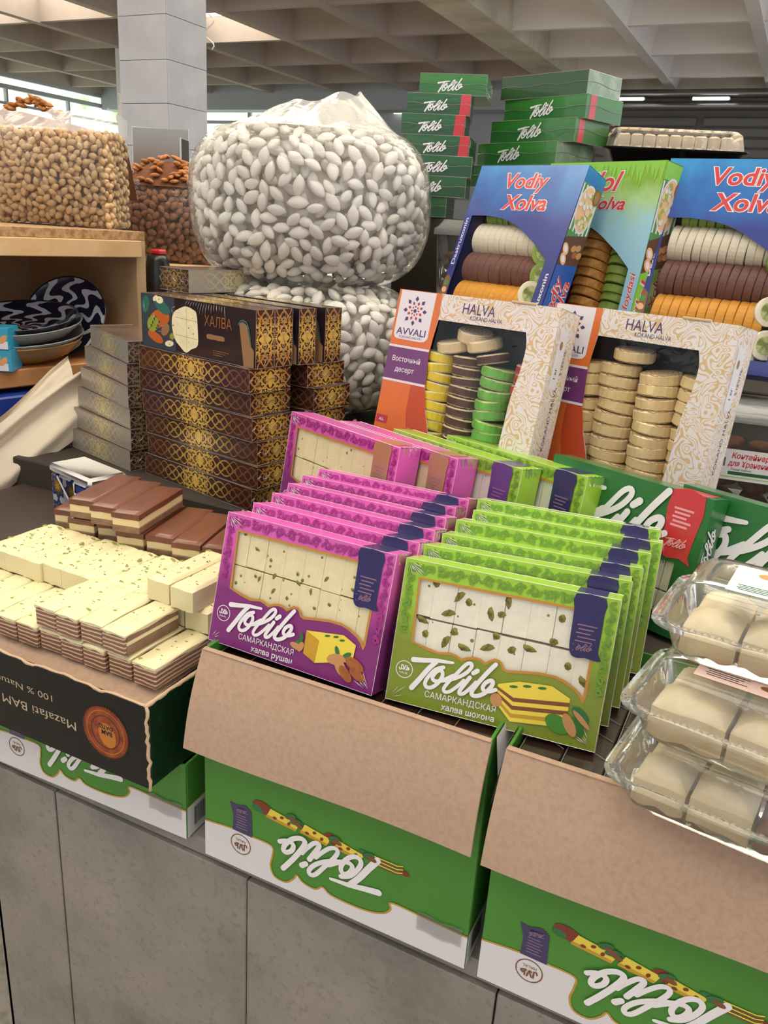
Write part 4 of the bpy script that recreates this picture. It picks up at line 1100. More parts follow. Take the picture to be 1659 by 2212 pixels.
AW, AD, AH = .32, .07, .33
def rosette(d, u, v, r, m1, m2):
    for i in range(8):
        a = i * math.pi / 4
        for rr, s_, m in ((.86, .2, m2), (.56, .15, m1), (.3, .1, m1)):
            cx, cy = u + r * rr * math.cos(a + (.39 if rr == .56 else 0)), v + r * rr * math.sin(a + (.39 if rr == .56 else 0)); aa = a + (.39 if rr == .56 else 0)
            d.poly([(cx + r * s_ * 1.1 * math.cos(aa), cy + r * s_ * 1.1 * math.sin(aa)), (cx - r * s_ * .8 * math.sin(aa), cy + r * s_ * .8 * math.cos(aa)), (cx - r * s_ * .9 * math.cos(aa), cy - r * s_ * .9 * math.sin(aa)), (cx + r * s_ * .8 * math.sin(aa), cy - r * s_ * .8 * math.cos(aa))], m, 3)
    d.ell(u, v, r * .14, r * .14, m2, 3)
def avvali(label, M, cols):
    t = thing('halva_gift_box', label, 'box', M, 'ornate cream window boxes')
    e = .0012
    b = MB(); b.box((0, AD - e, 0), (AW, AD, AH), 'damask'); b.box((0, e, 0), (e, AD, AH), 'avvali_orange'); b.box((AW - e, e, 0), (AW, AD, AH), 'damask'); b.box((0, e, 0), (AW, AD, e), 'damask'); b.box((0, e, AH - e), (AW, AD, AH), 'damask')
    b.obj('carton_shell', t)
    b = MB(); b.box((e, AD - .006, e), (AW - e, AD - .004, AH - e), 'ink'); b.obj('inner_tray', t)
    win = spline([(.094, .286), (.091, .26), (.0885, .228), (.0945, .168), (.106, .128), (.121, .09), (.135, .03)], 3) + [(.255, .03)] + spline([(.263, .10), (.264, .14), (.2655, .179), (.272, .224), (.2735, .262), (.2675, .286)], 3)
    b = MB(); b.plate([(0, 0), (AW, 0), (AW, AH), (0, AH)], [win], 0, e, 'damask'); b.obj('front_panel', t)
    d = D(f_front())
    strip = [(0, 0), (135, 0), (135, 28), (122, 88), (107, 126), (95.5, 166), (89.5, 228), (92, 262), (94, 290), (92.5, 330), (0, 330)]
    d.poly(strip, 'avvali_orange', 0)
    d.poly([(64, 168), (94, 170), (106, 128), (121, 90), (134, 30), (134, 0), (110, 0), (80, 60), (65, 120)], 'avvali_rust', 1)
    d.poly([(0, 172), (94.5, 171), (89, 231), (0, 231)], 'avvali_purple', 2); d.rect(0, 168.5, 94.6, 172.5, 'avvali_white', 2); d.rect(0, 229, 88.6, 233, 'avvali_white', 2)
    d.poly(spline([(5, 329), (5, 252), (8, 246), (14, 244), (66, 243), (75, 245), (80, 251), (81, 329)], 1), 'avvali_white', 2)
    rosette(d, 42, 295, 24, 'avvali_red', 'avvali_ink')
    d.text('AVVALI', 42, 252.5, 12, 'avvali_ink', 3, 'C', 0.012, width=64); d.text('KOKAND HALVA', 42, 246.3, 4, 'avvali_ink', 3, 'C', width=48)
    d.text('Восточный', 44, 205, 9, 'avvali_white', 3, 'C', .012, width=62); d.text('десерт', 44, 187, 9, 'avvali_white', 3, 'C', .012, width=42)
    d.rect(3, 92, 27, 106, 'avvali_red', 3); d.text('ALL', 15, 96, 5, 'avvali_white', 4, 'C', .02)
    d.obj('printed_artwork', t)
    d = D(f_front()); d.text('HALVA', 140, 302, 18, 'avvali_ink', 0, 'L', .0, 0, 0, width=64); d.text('KOKAND HALVA', 158, 293, 7, 'avvali_ink', 0, 'L', .0, width=62)
    d.obj('lettering', t)
    d = D(f_right(AW)); d.text('KOKAND HALVA', 44, 105, 9, 'avvali_ink', 0, 'L', .0, 0, 90, width=105); d.rect(14, 205, 40, 300, 'avvali_white', 0); d.rect(20, 225, 32, 262, 'print_slate', 1) if False else None
    d.text('2 18 0176', 48, 230, 7, 'avvali_ink', 1, 'L', 0, 0, 90); d.ell(26, 275, 5, 7, 'print_tan', 1); d.text('1 кг', 30, 222, 8, 'ink', 1, 'L', .01, 0, 90)
    for i in range(4): d.rect(52 + i * 2.6, 20, 53 + i * 2.6, 78 - i * 4, 'ink', 0)
    d.obj('side_print', t)
    b = MB(); b.grid(lambda u, v: (.085 + .195 * u, .0022 + .0012 * math.sin(u * 9 + v * 3), .02 + .27 * v), 12, 12, 'film', True); b.obj('window_film', t)
    b = MB(); b.box((AW * .72, -.002, AH - .001), (AW * .86, .004, AH + .003), 'kraft_edge', .0008); b.obj('locking_tab', t)
    for me, x, y, z0, n, dz, tl, x_top in cols:
        for i in range(n):
            q = i / max(n - 1, 1)
            rolled(t, me, x + (x_top - x) * q + rnd.uniform(-.002, .002), y + rnd.uniform(-.001, .001), z0 + i * dz, tl + rnd.uniform(-4, 4), 6 + rnd.uniform(-3, 3), rnd.uniform(0, 90))
    return t
dy_, db_, dg_, de_, dc_, dr_ = [disc_mesh(m, r_, h_) for m, r_, h_ in (('roll_yellow', .0305, .0165), ('roll_brown', .0285, .0165), ('roll_green', .031, .0170), ('roll_beige', .0335, .0190), ('roll_cream', .0305, .0190), ('roll_red', .030, .0165))]
A1 = avvali('ornate cream and orange window box of yellow, brown and green halva rolls', pose(-.6552, 1.299, -.4249, -13.07, 12.33),
       [(dy_, .112, .035, .012, 13, .0172, 0, .094), (db_, .165, .035, .012, 13, .0172, -3, .152), (dg_, .226, .035, .012, 12, .0178, -5, .214), (dr_, .285, .037, .012, 13, .0172, 0, .275)])
for (x, z, m_, tl) in ((.117, .240, dc_, -8), (.178, .250, dc_, -12), (.150, .262, dc_, 8)): rolled(A1, m_, x, .036 if x != .150 else .040, z, tl, 18)
rolled(A1, db_, .200, .035, .230, -14, 12)
A2 = avvali('ornate cream window box full of beige halva rolls, right of its twin', pose(-.3886, 1.3755, -.4301, -18.39, 8.99),
       [(de_, .084, .037, .012, 12, .0195, -4, .070), (de_, .150, .037, .012, 12, .0198, 2, .130), (de_, .218, .037, .012, 12, .0195, -6, .202), (de_, .283, .038, .012, 12, .0195, 0, .270)])
rolled(A2, de_, .148, .037, .256, 2, 10)

# ------------------------------------------------------------------ blue and sky-coloured boxes
g = N('vodiy_blue'); X = g.xyz()
f = g.math('ADD', g.math('DIVIDE', X[2], .38), g.math('MULTIPLY', g.math('SUBTRACT', g.noise(9, 3, .6), .5), .5))
g.l(g.ramp(f, [(.3, '#1f2f7d'), (.66, '#25368a'), (.86, '#2069b8'), (1.0, '#2f8fd0')]), g.b.inputs['Base Color']); g.b.inputs['Roughness'].default_value = .35; g.b.inputs['Coat Weight'].default_value = .6; g.b.inputs['Coat Roughness'].default_value = .12
g = N('hilol_sky'); X = g.xyz()
f = g.math('ADD', g.math('DIVIDE', X[2], .38), g.math('MULTIPLY', g.math('SUBTRACT', g.noise(11, 3, .6), .5), .35))
g.l(g.ramp(f, [(.3, '#8fc4de'), (.72, '#9accdf'), (.84, '#a9cf8a'), (.95, '#7fae2c')]), g.b.inputs['Base Color']); g.b.inputs['Roughness'].default_value = .35; g.b.inputs['Coat Weight'].default_value = .6; g.b.inputs['Coat Roughness'].default_value = .12
M_('vodiy_red', '#cf3b3a', .4, coat=.5); M_('vodiy_outline', '#e9dfe6', .4, coat=.5); M_('nut_shell', '#d9c7a0', .5); M_('nut_green', '#9fb04a', .5); M_('print_walnut', '#8a5a32', .5); M_('gingham', '#4f8a4a', .5); M_('lime_print', '#86c440', .45, coat=.4); M_('print_darkbrown', '#5a3a24', .5); M_('print_flesh', '#e0b58c', .5); M_('print_blue', '#2456a8', .4, coat=.5)
M_('slice_white', '#f4ecd6', .55, vary=(50, '#eadfc0', .4, .7)); M_('slice_brown', '#7a5247', .55, vary=(50, '#664239', .4, .7)); M_('slice_orange', '#f0aa3a', .5, vary=(40, '#e09a34', .4, .7)); M_('slice_green', '#8faa4a', .5, vary=(40, '#7b983c', .4, .7)); M_('slice_red', '#b03840', .5); M_('slice_caramel', '#eeb05a', .5, vary=(60, '#d08a45', .42, .66)); M_('roll_core', '#c9cf8e', .5, vary=(90, '#7f8a3e', .45, .6))
def half_slice(m, r, th, n=14, full=False):
    """half (or full) round slice of a halva log; axis along x"""
    b = MB(); pts = []
    a0, a1 = (0, 2 * math.pi) if full else (0, math.pi)
    k = n if full else n + 1
    for i in range(k):
        a = a0 + (a1 - a0) * i / n; pts.append((r * math.cos(a), r * math.sin(a)))
    c = .0012; vs = []; q = 1 - c / r
    for x, s_ in ((0, q), (c, 1), (th - c, 1), (th, q)):
        for p in pts: vs.append((x, p[0] * s_, p[1] * s_))
    fs = []
    for j in range(3):
        for i in range(k):
            i2 = (i + 1) % k
            fs.append((j * k + i, j * k + i2, (j + 1) * k + i2, (j + 1) * k + i))
    fs.append(tuple(range(k))); fs.append(tuple(3 * k + i for i in reversed(range(k))))
    b.add(vs, fs, m); return b.mesh('halva_slice')
def nut_bowl(d, u, v, ru, rv, l):
    d.ell(u, v, ru, rv, 'avvali_white', l, 0, 24); d.ell(u, v, ru * .9, rv * .92, 'print_flesh', l + 1, 0, 24)
    r2 = random.Random(int(u + v))
    for i in range(34):
        a, q = r2.random() * 6.28, math.sqrt(r2.random()) * .8
        d.ell(u + ru * q * math.cos(a), v + rv * q * math.sin(a), ru * .2, rv * .09, r2.choice(('nut_shell', 'nut_shell', 'nut_green', 'avvali_white')), l + 2 + i % 5, r2.random() * 180, 8)
def sweet_box(name, label, M, card, kind, W_, H_, D_):
    t = thing(name, label, 'box', M, 'tall window boxes of sliced halva')
    e = .0012
    b = MB(); b.box((0, D_ - e, 0), (W_, D_, H_), card); b.box((0, e, 0), (e, D_, H_), card); b.box((W_ - e, e, 0), (W_, D_, H_), card); b.box((0, e, 0), (W_, D_, e), card); b.box((0, e, H_ - e), (W_, D_, H_), card)
    b.obj('carton_shell', t); b = MB(); b.box((e, D_ - .008, e), (W_ - e, D_ - .006, H_ - e), 'print_darkbrown'); b.obj('inner_tray', t)
    k = W_ / .27
    S_ = lambda pts: [(u * k * .001, v * k * .001) for u, v in pts]
    win = S_([(18, 24), (18, 256)] + spline([(60, 257), (101.8, 252.5), (135, 243), (163.6, 229.9), (190, 214), (208, 203), (243, 176)], 3) + [(242, 24)])
    b = MB(); b.plate([(0, 0), (W_, 0), (W_, H_), (0, H_)], [win], 0, e, card); b.obj('front_panel', t)
    d = D(f_front(), .001 * k); Hh = H_ * 1000 / k
    if kind == 'vodiy':
        for off, m, l in ((.055, 'vodiy_outline', 1), (.022, 'vodiy_red', 2)):
            d.text('Vodiy', 134, 316, 30, m, l, 'C', off, .12, width=108 + (off > .03) * 5); d.text('Xolva', 146, 272, 30, m, l, 'C', off, .12, width=112 + (off > .03) * 5)
        d.text('Dastruxonin', 12, 150, 9, 'avvali_white', 1, 'L', .02, 0, 90, width=100); d.text('Dastruxonin', 262, 40, 9, 'avvali_white', 1, 'L', .02, 0, 90, width=110)
        d.poly([(0, 0), (17, 0), (17, 120), (8, 128), (0, 120)], 'print_walnut', 1)
        for i in range(7): d.ell(8, 20 + i * 15, 7, 6, 'print_flesh' if i % 2 else 'gingham', 2, 30 * i, 10)
    else:
        for off, m, l in ((.05, 'vodiy_outline', 1), (.02, 'vodiy_red', 2)):
            d.text('Hilol', 128, 308, 34, m, l, 'C', off, .3, width=112 + (off > .03) * 5); d.text('Xolva', 156, 276, 22, m, l, 'C', off, .3, width=92 + (off > .03) * 4)
        for i in range(26):
            u = 4 + i * 10.3; d.poly([(u - 6, Hh - .5), (u + 7, Hh - .5), (u + 2 + (i % 3) * 2, Hh - 20 - (i * 7 % 30))], 'lime_print', 0)
        d.text('Halollik foydasi', 262, 30, 13, 'vodiy_outline', 1, 'L', .05, .2, 90, width=140); d.text('Halollik foydasi', 262, 30, 13, 'vodiy_red', 2, 'L', .01, .2, 90, width=140)
    d.obj('printed_artwork', t)
    d = D(f_right(W_), .001 * k); dm = D_ * 1000 / k
    if kind != 'vodiy': d.rect(1, 1, dm - 1, Hh - 2, 'lime_print', 0)
    d.poly([(1, 225), (dm - 1, 250), (dm - 1, Hh - 28), (1, Hh - 30)], 'gingham', 1)
    for i in range(6): d.rect(2 + i * 11, 240, 6 + i * 11, Hh - 32, 'avvali_white', 2)
    nut_bowl(d, dm * .47, 288, dm * .42, 46, 3); d.ell(dm * .78, Hh - 42, 11, 16, 'print_walnut', 9, 0, 14); d.ell(dm * .78, Hh - 42, 7, 11, 'print_tan', 10, 0, 14)
    d.poly([(1, 170), (dm - 1, 190), (dm - 1, 250), (1, 225)], 'print_darkbrown', 2)
    for (u, v, m) in ((12, 205, 'print_flesh'), (14, 186, 'print_flesh'), (36, 214, 'almond_shell'), (50, 220, 'almond_shell'), (44, 204, 'almond_brown'), (58, 208, 'almond_shell')): d.ell(u, v, 9, 12 if m == 'print_flesh' else 6, m, 4, 40, 12)
    d.ell(12, 205, 5, 7, 'vodiy_outline', 5, 40); d.ell(14, 186, 5, 7, 'vodiy_outline', 5, 40)
    d.poly([(1, 2), (dm - 1, 2), (dm - 1, 190), (1, 170)], 'print_blue' if kind == 'vodiy' else 'lime_print', 3)
    for off, m, l in ((.05, 'vodiy_outline', 5), (.015, 'vodiy_red', 6)):
        if kind == 'vodiy': d.text('Vodiy', 34, 60, 22, m, l, 'L', off, .15, 90, width=95); d.text('Xolva', 60, 60, 22, m, l, 'L', off, .15, 90, width=95)
        else: d.text('Hilol', 32, 70, 26, m, l, 'L', off, .25, 90, width=92); d.text('Vodiy Xolva', 58, 40, 17, m, l, 'L', off, .25, 90, width=145)
    d.obj('side_print', t)
    b = MB(); b.grid(lambda u, v: (W_ * (.05 + .87 * u), .0024 + .0008 * math.sin(u * 14 + v * 6), H_ * .06 + H_ * .66 * v), 10, 10, 'film'); b.obj('window_film', t)
    if kind == 'vodiy':
        for me, z, x0, n, dx in ((half_slice('slice_green', .031, .0145), .278, .04, 11, .0152), (half_slice('slice_white', .034, .0148), .222, .026, 12, .0152), (half_slice('slice_brown', .034, .0150), .160, .024, 13, .0150), (half_slice('slice_orange', .034, .0160), .098, .024, 12, .0162), (half_slice('slice_white', .030, .0160), .040, .024, 12, .0162)):
            for i in range(n):
                if x0 + i * dx > .205: continue
                link('halva_slice', me, t, Matrix.Translation(((x0 + i * dx) * k, .044, z * k)) @ Matrix.Rotation(rad(90), 4, 'X') @ Matrix.Rotation(rad(-6 + rnd.uniform(-3, 3)), 4, 'Z') @ Matrix.Rotation(rad(4), 4, 'Y'))
        fm = half_slice('slice_green', .027, .014, 20, True); fc = half_slice('slice_white', .027, .014, 20, True); core = half_slice('roll_core', .018, .0152, 14, True)
        for (x, z, me) in ((.222, .196, fm), (.236, .150, fm), (.222, .112, fc), (.228, .055, fc)):
            o = link('halva_slice', me, t, Matrix.Translation((x * k, .024, z * k)) @ Matrix.Rotation(rad(-68), 4, 'Z') @ Matrix.Rotation(rad(8), 4, 'Y')); link('slice_core', core, o, Matrix.Translation((-.0008, 0, 0)))
    else:
        for me, x, z0, n, dz in ((half_slice('slice_red', .033, .0150), .065, .03, 14, .0150), (half_slice('slice_caramel', .036, .0170), .132, .03, 13, .0172), (half_slice('slice_green', .032, .0160), .202, .03, 11, .0165)):
            for i in range(n):
                if z0 + i * dz > .225: continue
                link('halva_slice', me, t, Matrix.Translation((x * k, .040, (z0 + i * dz) * k)) @ Matrix.Rotation(rad(-90), 4, 'Y') @ Matrix.Rotation(rad(90), 4, 'X') @ Matrix.Rotation(rad(14 + rnd.uniform(-3, 3)), 4, 'Y'))
    return t
sweet_box('halva_window_box', 'blue window box standing directly above the first ornate cream box', pose(-.6994, 1.6448, -.2068, -21.85, 20.23), 'vodiy_blue', 'vodiy', .27, .362, .066)
sweet_box('halva_window_box', 'sky blue and green window box between the two dark blue ones', pose(-.5540, 1.7910, -.2380, -28.41, 8.37), 'hilol_sky', 'hilol', .294, .390, .066)
sweet_box('halva_window_box', 'blue window box cut off by the right picture edge', pose(-.285, 1.655, -.2117, -8, 15), 'vodiy_blue', 'vodiy', .285, .380, .07)
step((-.715, 1.525, -.861), (-.42, 1.84, -.255)); step((-.415, 1.62, -.861), (-.115, 2.35, -.262)); step((-.114, 1.76, -.861), (.45, 2.35, -.262)); step((-.715, 1.86, -.861), (-.42, 2.35, -.255))
step((-.66, 2.10, -.2540), (-.33, 2.35, .112)); step((-.32, 2.12, -.2610), (.05, 2.42, .183)); step((-.95, 2.105, -.861), (-.72, 2.25, -.191)); step((-.96, 1.99, -.191), (-.815, 2.2, .029))

# ------------------------------------------------------------------ clear food containers with cookies, tray with ribbed lid
M_('soft_cream', '#e9dcc8', .6); M_('cookie', '#8a5632', .7, vary=(50, '#5f3418', .4, .7)); M_('label_white', '#d8d4d6', .5); M_('label_green', '#1f5a3a', .5); M_('label_red', '#c2283c', .5); M_('tray_black', '#101012', .25)
def rr_loop(w, d_, r, n=4):
    pts = []
    for cx, cy, a0 in ((w - r, d_ - r, 0), (r, d_ - r, 90), (r, r, 180), (w - r, r, 270)):
        for i in range(n + 1):
            a = rad(a0 + 90 * i / n); pts.append((cx + r * math.cos(a), cy + r * math.sin(a)))
    return pts
def loft(loops, m, smooth=True, cap0=False, cap1=False):
    b = MB(); vs = []; fs = []; k = len(loops[0])
    for lp in loops: vs += lp
    for j in range(len(loops) - 1):
        for i in range(k):
            i2 = (i + 1) % k; fs.append((j * k + i, j * k + i2, (j + 1) * k + i2, (j + 1) * k + i))
    if cap0: fs.append(tuple(reversed(range(k))))
    if cap1: fs.append(tuple((len(loops) - 1) * k + i for i in range(k)))
    b.add(vs, fs, m, None, smooth); return b
def rr3(w, d_, r, z, inset=0.0):
    return [(x + inset, y + inset, z) for x, y in rr_loop(w - 2 * inset, d_ - 2 * inset, r)]
def cookie_mesh():
    b = MB(); b.lathe([(0, 0), (.02, 0), (.026, .004), (.025, .010), (.018, .015), (.0, .017)], 'cookie', 12); return b.mesh('cookie')
CK = cookie_mesh()
def container(label, M, w, d_, h, seed, stick):
    t = thing('food_container', label, 'container', M)
    loft([rr3(w, d_, .02, 0, .012), rr3(w, d_, .02, h * .82, .002), rr3(w, d_, .02, h * .84, 0)], 'clear_plastic', True, True).obj('tub', t)
    loft([rr3(w, d_, .02, h * .84, -.004), rr3(w, d_, .02, h * .90, -.004), rr3(w, d_, .02, h * .93, .004), rr3(w, d_, .02, h, .014)], 'lid_plastic', True, False, True).obj('lid', t)
    r2 = random.Random(seed); nx, ny, nz = int((w - .05) / .054), int((d_ - .05) / .054), int(h * .74 / .024)
    for kz in range(nz):
        for i in range(nx):
            for j in range(ny):
                if j > 0 and i not in (nx - 1, 0): continue
                o = link('cookie', CK, None, M @ Matrix.Translation((.042 + i * .054 + r2.uniform(-.004, .004), .042 + j * .054, .006 + kz * .024)) @ Matrix.Rotation(r2.uniform(-.25, .25), 4, 'X') @ Matrix.Rotation(r2.uniform(-.3, .3), 4, 'Y'))
                tag(o, 'round brown cookie inside the clear container ' + stick, 'cookie', 'cookies in the container ' + stick)
    return t
film_mat('lid_plastic', '#d8d8d6', 1.0, .12, 14, .2, haze=.4, hazecol='#b9b9b8')
t = container('clear plastic tub of cookies with grey lid under the left green stack', pose(-.80, 1.875, -.19, 8), .30, .26, .215, 3, 'behind the candy bag')
d = D(f_front(.012)); d.poly([(70, 130), (70, 70), (73, 66), (105, 66), (109, 70), (109, 130), (105, 134), (73, 134)], 'label_white', 0); d.rect(70, 80, 109, 84, 'label_green', 1); d.rect(73, 106, 91, 124, 'label_red', 1); d.obj('label', t, Matrix.Translation((0, .014, 0)))
t = container('clear plastic tub of cookies with printed label at the right edge', pose(-.098, 1.535, -.4405, 8), .34, .15, .185, 5, 'at the right edge')
d = D(f_front(.002)); d.rect(10, 52, 330, 108, 'label_white', 0); d.rect(44, 62, 330, 68, 'label_green', 1); d.rect(10, 57, 330, 58.5, 'lime_print', 1)
d.text('Контейнер', 46, 92, 10, 'label_red', 1, 'L', .02, .1, 0, width=62); d.text('для Хранения', 42, 78, 10, 'label_red', 1, 'L', .02, .1, 0, width=72); d.text('Dastal tashxis', 48, 70, 4.5, 'ink', 1, 'L')
u = 12
for i in range(15): d.rect(u, 76, u + rnd.choice((.6, 1.1)), 92, 'ink', 1); u += rnd.choice((1.6, 2.2))
d.obj('label', t)
t = thing('sweet_tray', 'black plastic tray with ribbed clear lid behind the blue boxes', 'tray', pose(-.50, 2.21, .185, 16))
loft([rr3(.33, .2, .02, 0, .02), rr3(.33, .2, .02, .03, .004), rr3(.33, .2, .02, .032, -.006), rr3(.33, .2, .02, .036, -.006)], 'tray_black', True, True).obj('tray', t)
lp = []
def ribbed(z, ins):
    base = rr3(.33, .2, .02, z, ins); out = []
    for i in range(len(base)):
        a, c = Vector(base[i]), Vector(base[(i + 1) % len(base)])
        n = 24 if (c - a).length > .1 else 1
        for q in range(n):
            p = a.lerp(c, q / n); nrm = Vector(((c - a).y, -(c - a).x, 0)).normalized()
            if n > 1: p = p + nrm * (.0035 if q % 2 else 0)
            out.append(tuple(p))
    return out
loft([ribbed(.036, 0), ribbed(.040, .004), ribbed(.075, .012), ribbed(.082, .02)], 'lid_clear' if 'lid_clear' in MATS else film_mat('lid_clear', '#f4efe8', 1.0, .1, 14, .2, haze=.10, hazecol='#efe6da'), False, False, True).obj('lid', t)

for i in range(9):
    wavy_slab(.028, .15, 0, .036, 'soft_cream', .001, 400 + i).obj('sweet_block', t, Matrix.Translation((.028 + i * .0305, .024, .034)))
# ------------------------------------------------------------------ stacked clamshells with white halva blocks
M_('soft_halva', '#e6d7b8', .6, bump=(80, .3, .004), vary=(30, '#d6c39c', .4, .7), sss=.1); M_('sticker_mint', '#bfe0d2', .5); M_('sticker_pink', '#e8c9c4', .5); M_('sticker_orange', '#dc8a4e', .5); M_('sticker_yellow', '#dcb24a', .5); M_('choc_halva', '#7c5242', .6)
def clamshell(label, M, sticker, rows):
    t = thing('clamshell', label, 'container', M, 'stacked clear clamshells')
    w, d_ = .215, .135
    loft([rr3(w, d_, .022, 0, .016), rr3(w, d_, .022, .006, .010), rr3(w, d_, .022, .036, .001)], 'clear_plastic', True, True).obj('tub', t)
    loft([rr3(w, d_, .024, .036, .001), rr3(w, d_, .030, .0365, -.012), rr3(w, d_, .030, .0395, -.012), rr3(w, d_, .024, .040, .001)], 'clear_plastic', True).obj('rim', t)
    loft([rr3(w, d_, .022, .040, .001), rr3(w, d_, .022, .066, .009), rr3(w, d_, .02, .074, .017), rr3(w, d_, .018, .0745, .03), rr3(w, d_, .018, .0735, .033)], 'clear_plastic', True, False, True).obj('lid', t)
    b = MB()
    for i in range(16): b.tube([(.015 + i * .012, -.0075, .041), (.019 + i * .012, -.0085, .0435), (.023 + i * .012, -.0075, .041)], .0008, 'clear_plastic', 4)
    b.obj('rim_beads', t)
    if sticker:
        d = D(f_top(.0745, .0008)); d.rect(46, 30, 175, 104, sticker, 0)
        d.ell(76, 86, 9, 7, 'sticker_orange' if 'mint' in sticker else 'sticker_yellow', 1)
        for i in range(4): d.rect(54 + i % 2 * 2, 50 - i * 4, 92 - i % 3 * 4, 51.2 - i * 4, 'ink', 1)
        d.stroke([(98, 70), (104, 78), (110, 64), (118, 74), (128, 66), (140, 70)], 1.6, 'print_pink', 1); d.ell(112, 46, 10, 5, 'print_walnut', 1); d.ell(120, 44, 7, 4, 'sticker_orange', 2); d.obj('sticker', t)
    for (x0, y0, x1, y1, z0, z1, m) in rows:
        wavy_slab(x1 - x0, y1 - y0, 0, z1 - z0, m, .0022, int(x0 * 1e4 + y0 * 3e4), round_=.013).obj('halva_block', t, Matrix.Translation((x0, y0, z0)))
    return t
R0 = [(.018, .016, .068, .066, .007, .046, 'soft_halva'), (.020, .070, .070, .118, .007, .044, 'soft_halva'), (.072, .016, .128, .068, .007, .048, 'soft_halva'), (.075, .072, .126, .118, .007, .042, 'soft_halva'), (.132, .018, .196, .116, .007, .040, 'choc_halva')]
R1 = [(.018, .016, .086, .066, .006, .050, 'soft_halva'), (.020, .070, .084, .118, .006, .046, 'soft_halva'), (.090, .016, .150, .070, .006, .049, 'soft_halva'), (.090, .074, .148, .118, .006, .044, 'soft_halva'), (.153, .02, .196, .116, .006, .040, 'choc_halva')]
clamshell('lowest clear clamshell of the stack, resting on the carton flap', pose(-.073, .712, -.5255, -8, 0), None, R0)
clamshell('middle clear clamshell of the stack with pink sticker', pose(-.070, .716, -.4495, -9, 0), 'sticker_pink', R1)
clamshell('top clear clamshell of the stack with mint sticker', pose(-.058, .748, -.3735, -6, 0), 'sticker_mint', R0)
# ------------------------------------------------------------------ halva bars on the date box
M_('choc', '#74432f', .42, coat=.35, vary=(30, '#653828', .4, .7)); M_('nougat', '#e5d0a0', .5, sss=.1); M_('choc_dull', '#7d5b48', .5, coat=.4, vary=(60, '#8d7258', .45, .7))
halva_mat('cream_bar', '#efe3b2', '#6a6a30', '#7a5a3a', 190, .45); M_('cream_plain', '#e2d7ab', .45, coat=.25, sss=.1)
g = N('striped'); X = g.xyz()
zz = g.math('ADD', X[2], g.math('MULTIPLY', g.math('SUBTRACT', g.noise(34, 2, .5), .5), .0055))
s_ = g.math('SINE', g.math('MULTIPLY', zz, 2 * math.pi / .0062))
g.l(g.ramp(s_, [(.35, '#7d5748'), (.62, '#d6b898')]), g.b.inputs['Base Color']); g.b.inputs['Roughness'].default_value = .42; g.b.inputs['Coat Weight'].default_value = .5
M_('crumb_green', '#8b8f3a', .6); M_('crumb_brown', '#6e4a3a', .6)
def crumbs(w, l, z, seed, n):
    r = random.Random(seed); b = MB()
    for i in range(n):
        big = r.random() < .26; s = r.uniform(.004, .0078) if big else r.uniform(.0014, .0034)
        x, y = r.uniform(.12, .88) * w, r.uniform(.06, .94) * l; a = r.random() * 3.14; m = 'crumb_green' if big or r.random() < .5 else 'crumb_brown'
        k = 6; vs = [(x + s * math.cos(a + 6.283 * q / k) * (1 if q % 3 else .7), y + s * .55 * math.sin(a + 6.283 * q / k), z - .0012) for q in range(k)] + [(x, y, z + s * .22)]
        b.add(vs, [(q, (q + 1) % k, k) for q in range(k)], m, None, True)
    return b
def layered_bar(w, l, h, seed, thick=False):
    t = thing('halva_bar', None, 'sweet')
    if thick:
        for nm, z0, z1, m in (('chocolate_layer', 0, h * .42, 'choc_dull'), ('cream_layer', h * .42, h * .58, 'cream_plain'), ('chocolate_layer', h * .58, h * .84, 'choc_dull')):
            MB().box((.0002, .004, z0), (w - .0002, l - .0005, z1), m, .0008).obj(nm, t)
        MB().box((.0006, 0, 0), (w - .002, .006, h * .84), 'striped', .001).obj('striped_end', t)
    else:
        b = MB(); b.box((.0003, .0003, 0), (w - .0003, l - .0003, h * .84), 'striped', .0018); b.obj('striped_body', t)
    wavy_slab(w, l, h * .80, h, 'cream_plain', .0014, seed).obj('cream_top', t)
    o = crumbs(w, l, h, seed, 16).obj('pistachio_crumbs', t); o['kind'] = 'stuff'
    return t
def cream_bar(w, l, h, seed):
    t = thing('halva_bar', None, 'sweet')
    wavy_slab(w - .0006, l, 0, h, 'cream_plain', .0008, seed, round_=.006).obj('bar_body', t)
    o = crumbs(w, l, h, seed, 40).obj('pistachio_crumbs', t); o['kind'] = 'stuff'
    return t
def choc_bar(w, l, h, seed):
    t = thing('chocolate_halva_bar', None, 'sweet')
    MB().box((.0004, .0004, 0), (w - .0004, l, h * .30), 'choc_dull', .001).obj('chocolate_base', t)
    MB().box((.001, .001, h * .30), (w - .001, l, h * .66), 'nougat', .0008).obj('nougat_layer', t)
    wavy_slab(w, l, h * .66, h, 'choc', .0005, seed, round_=.003).obj('chocolate_top', t)
    return t
LBs = [layered_bar(.0405, .112, .0365, 100 + i) for i in range(3)]; LBt = layered_bar(.042, .106, .0365, 140, True)
L0Z, L1Z = -.6005, -.5635
for i, x in enumerate((-.7025, -.7475, -.7915, -.834, -.8765, -.919, -.9615, -1.004, -1.0465, -1.089)):
    lab = 'striped cream topped halva bar, %s from the right in the lower front row' % ['first', 'second', 'third', 'fourth', 'fifth', 'sixth', 'seventh', 'eighth', 'ninth', 'tenth'][i]
    place(LBs[i % 3], pose(x, .733 + .002 * math.sin(i * 2), L0Z, (i * 31 % 5 - 2) * .6), lab, 'striped bars in the lower front row')
for i, x in enumerate((-.7505, -.7935, -.836, -.8785)):
    place(LBt if i == 0 else LBs[i % 3], pose(x, .729 + .003 * (i % 2), L1Z, (i * 17 % 3 - 1) * 1.0), 'striped cream topped halva bar, %s from the right in the upper front row' % ['first', 'second', 'third', 'fourth'][i], 'striped bars in the upper front row')
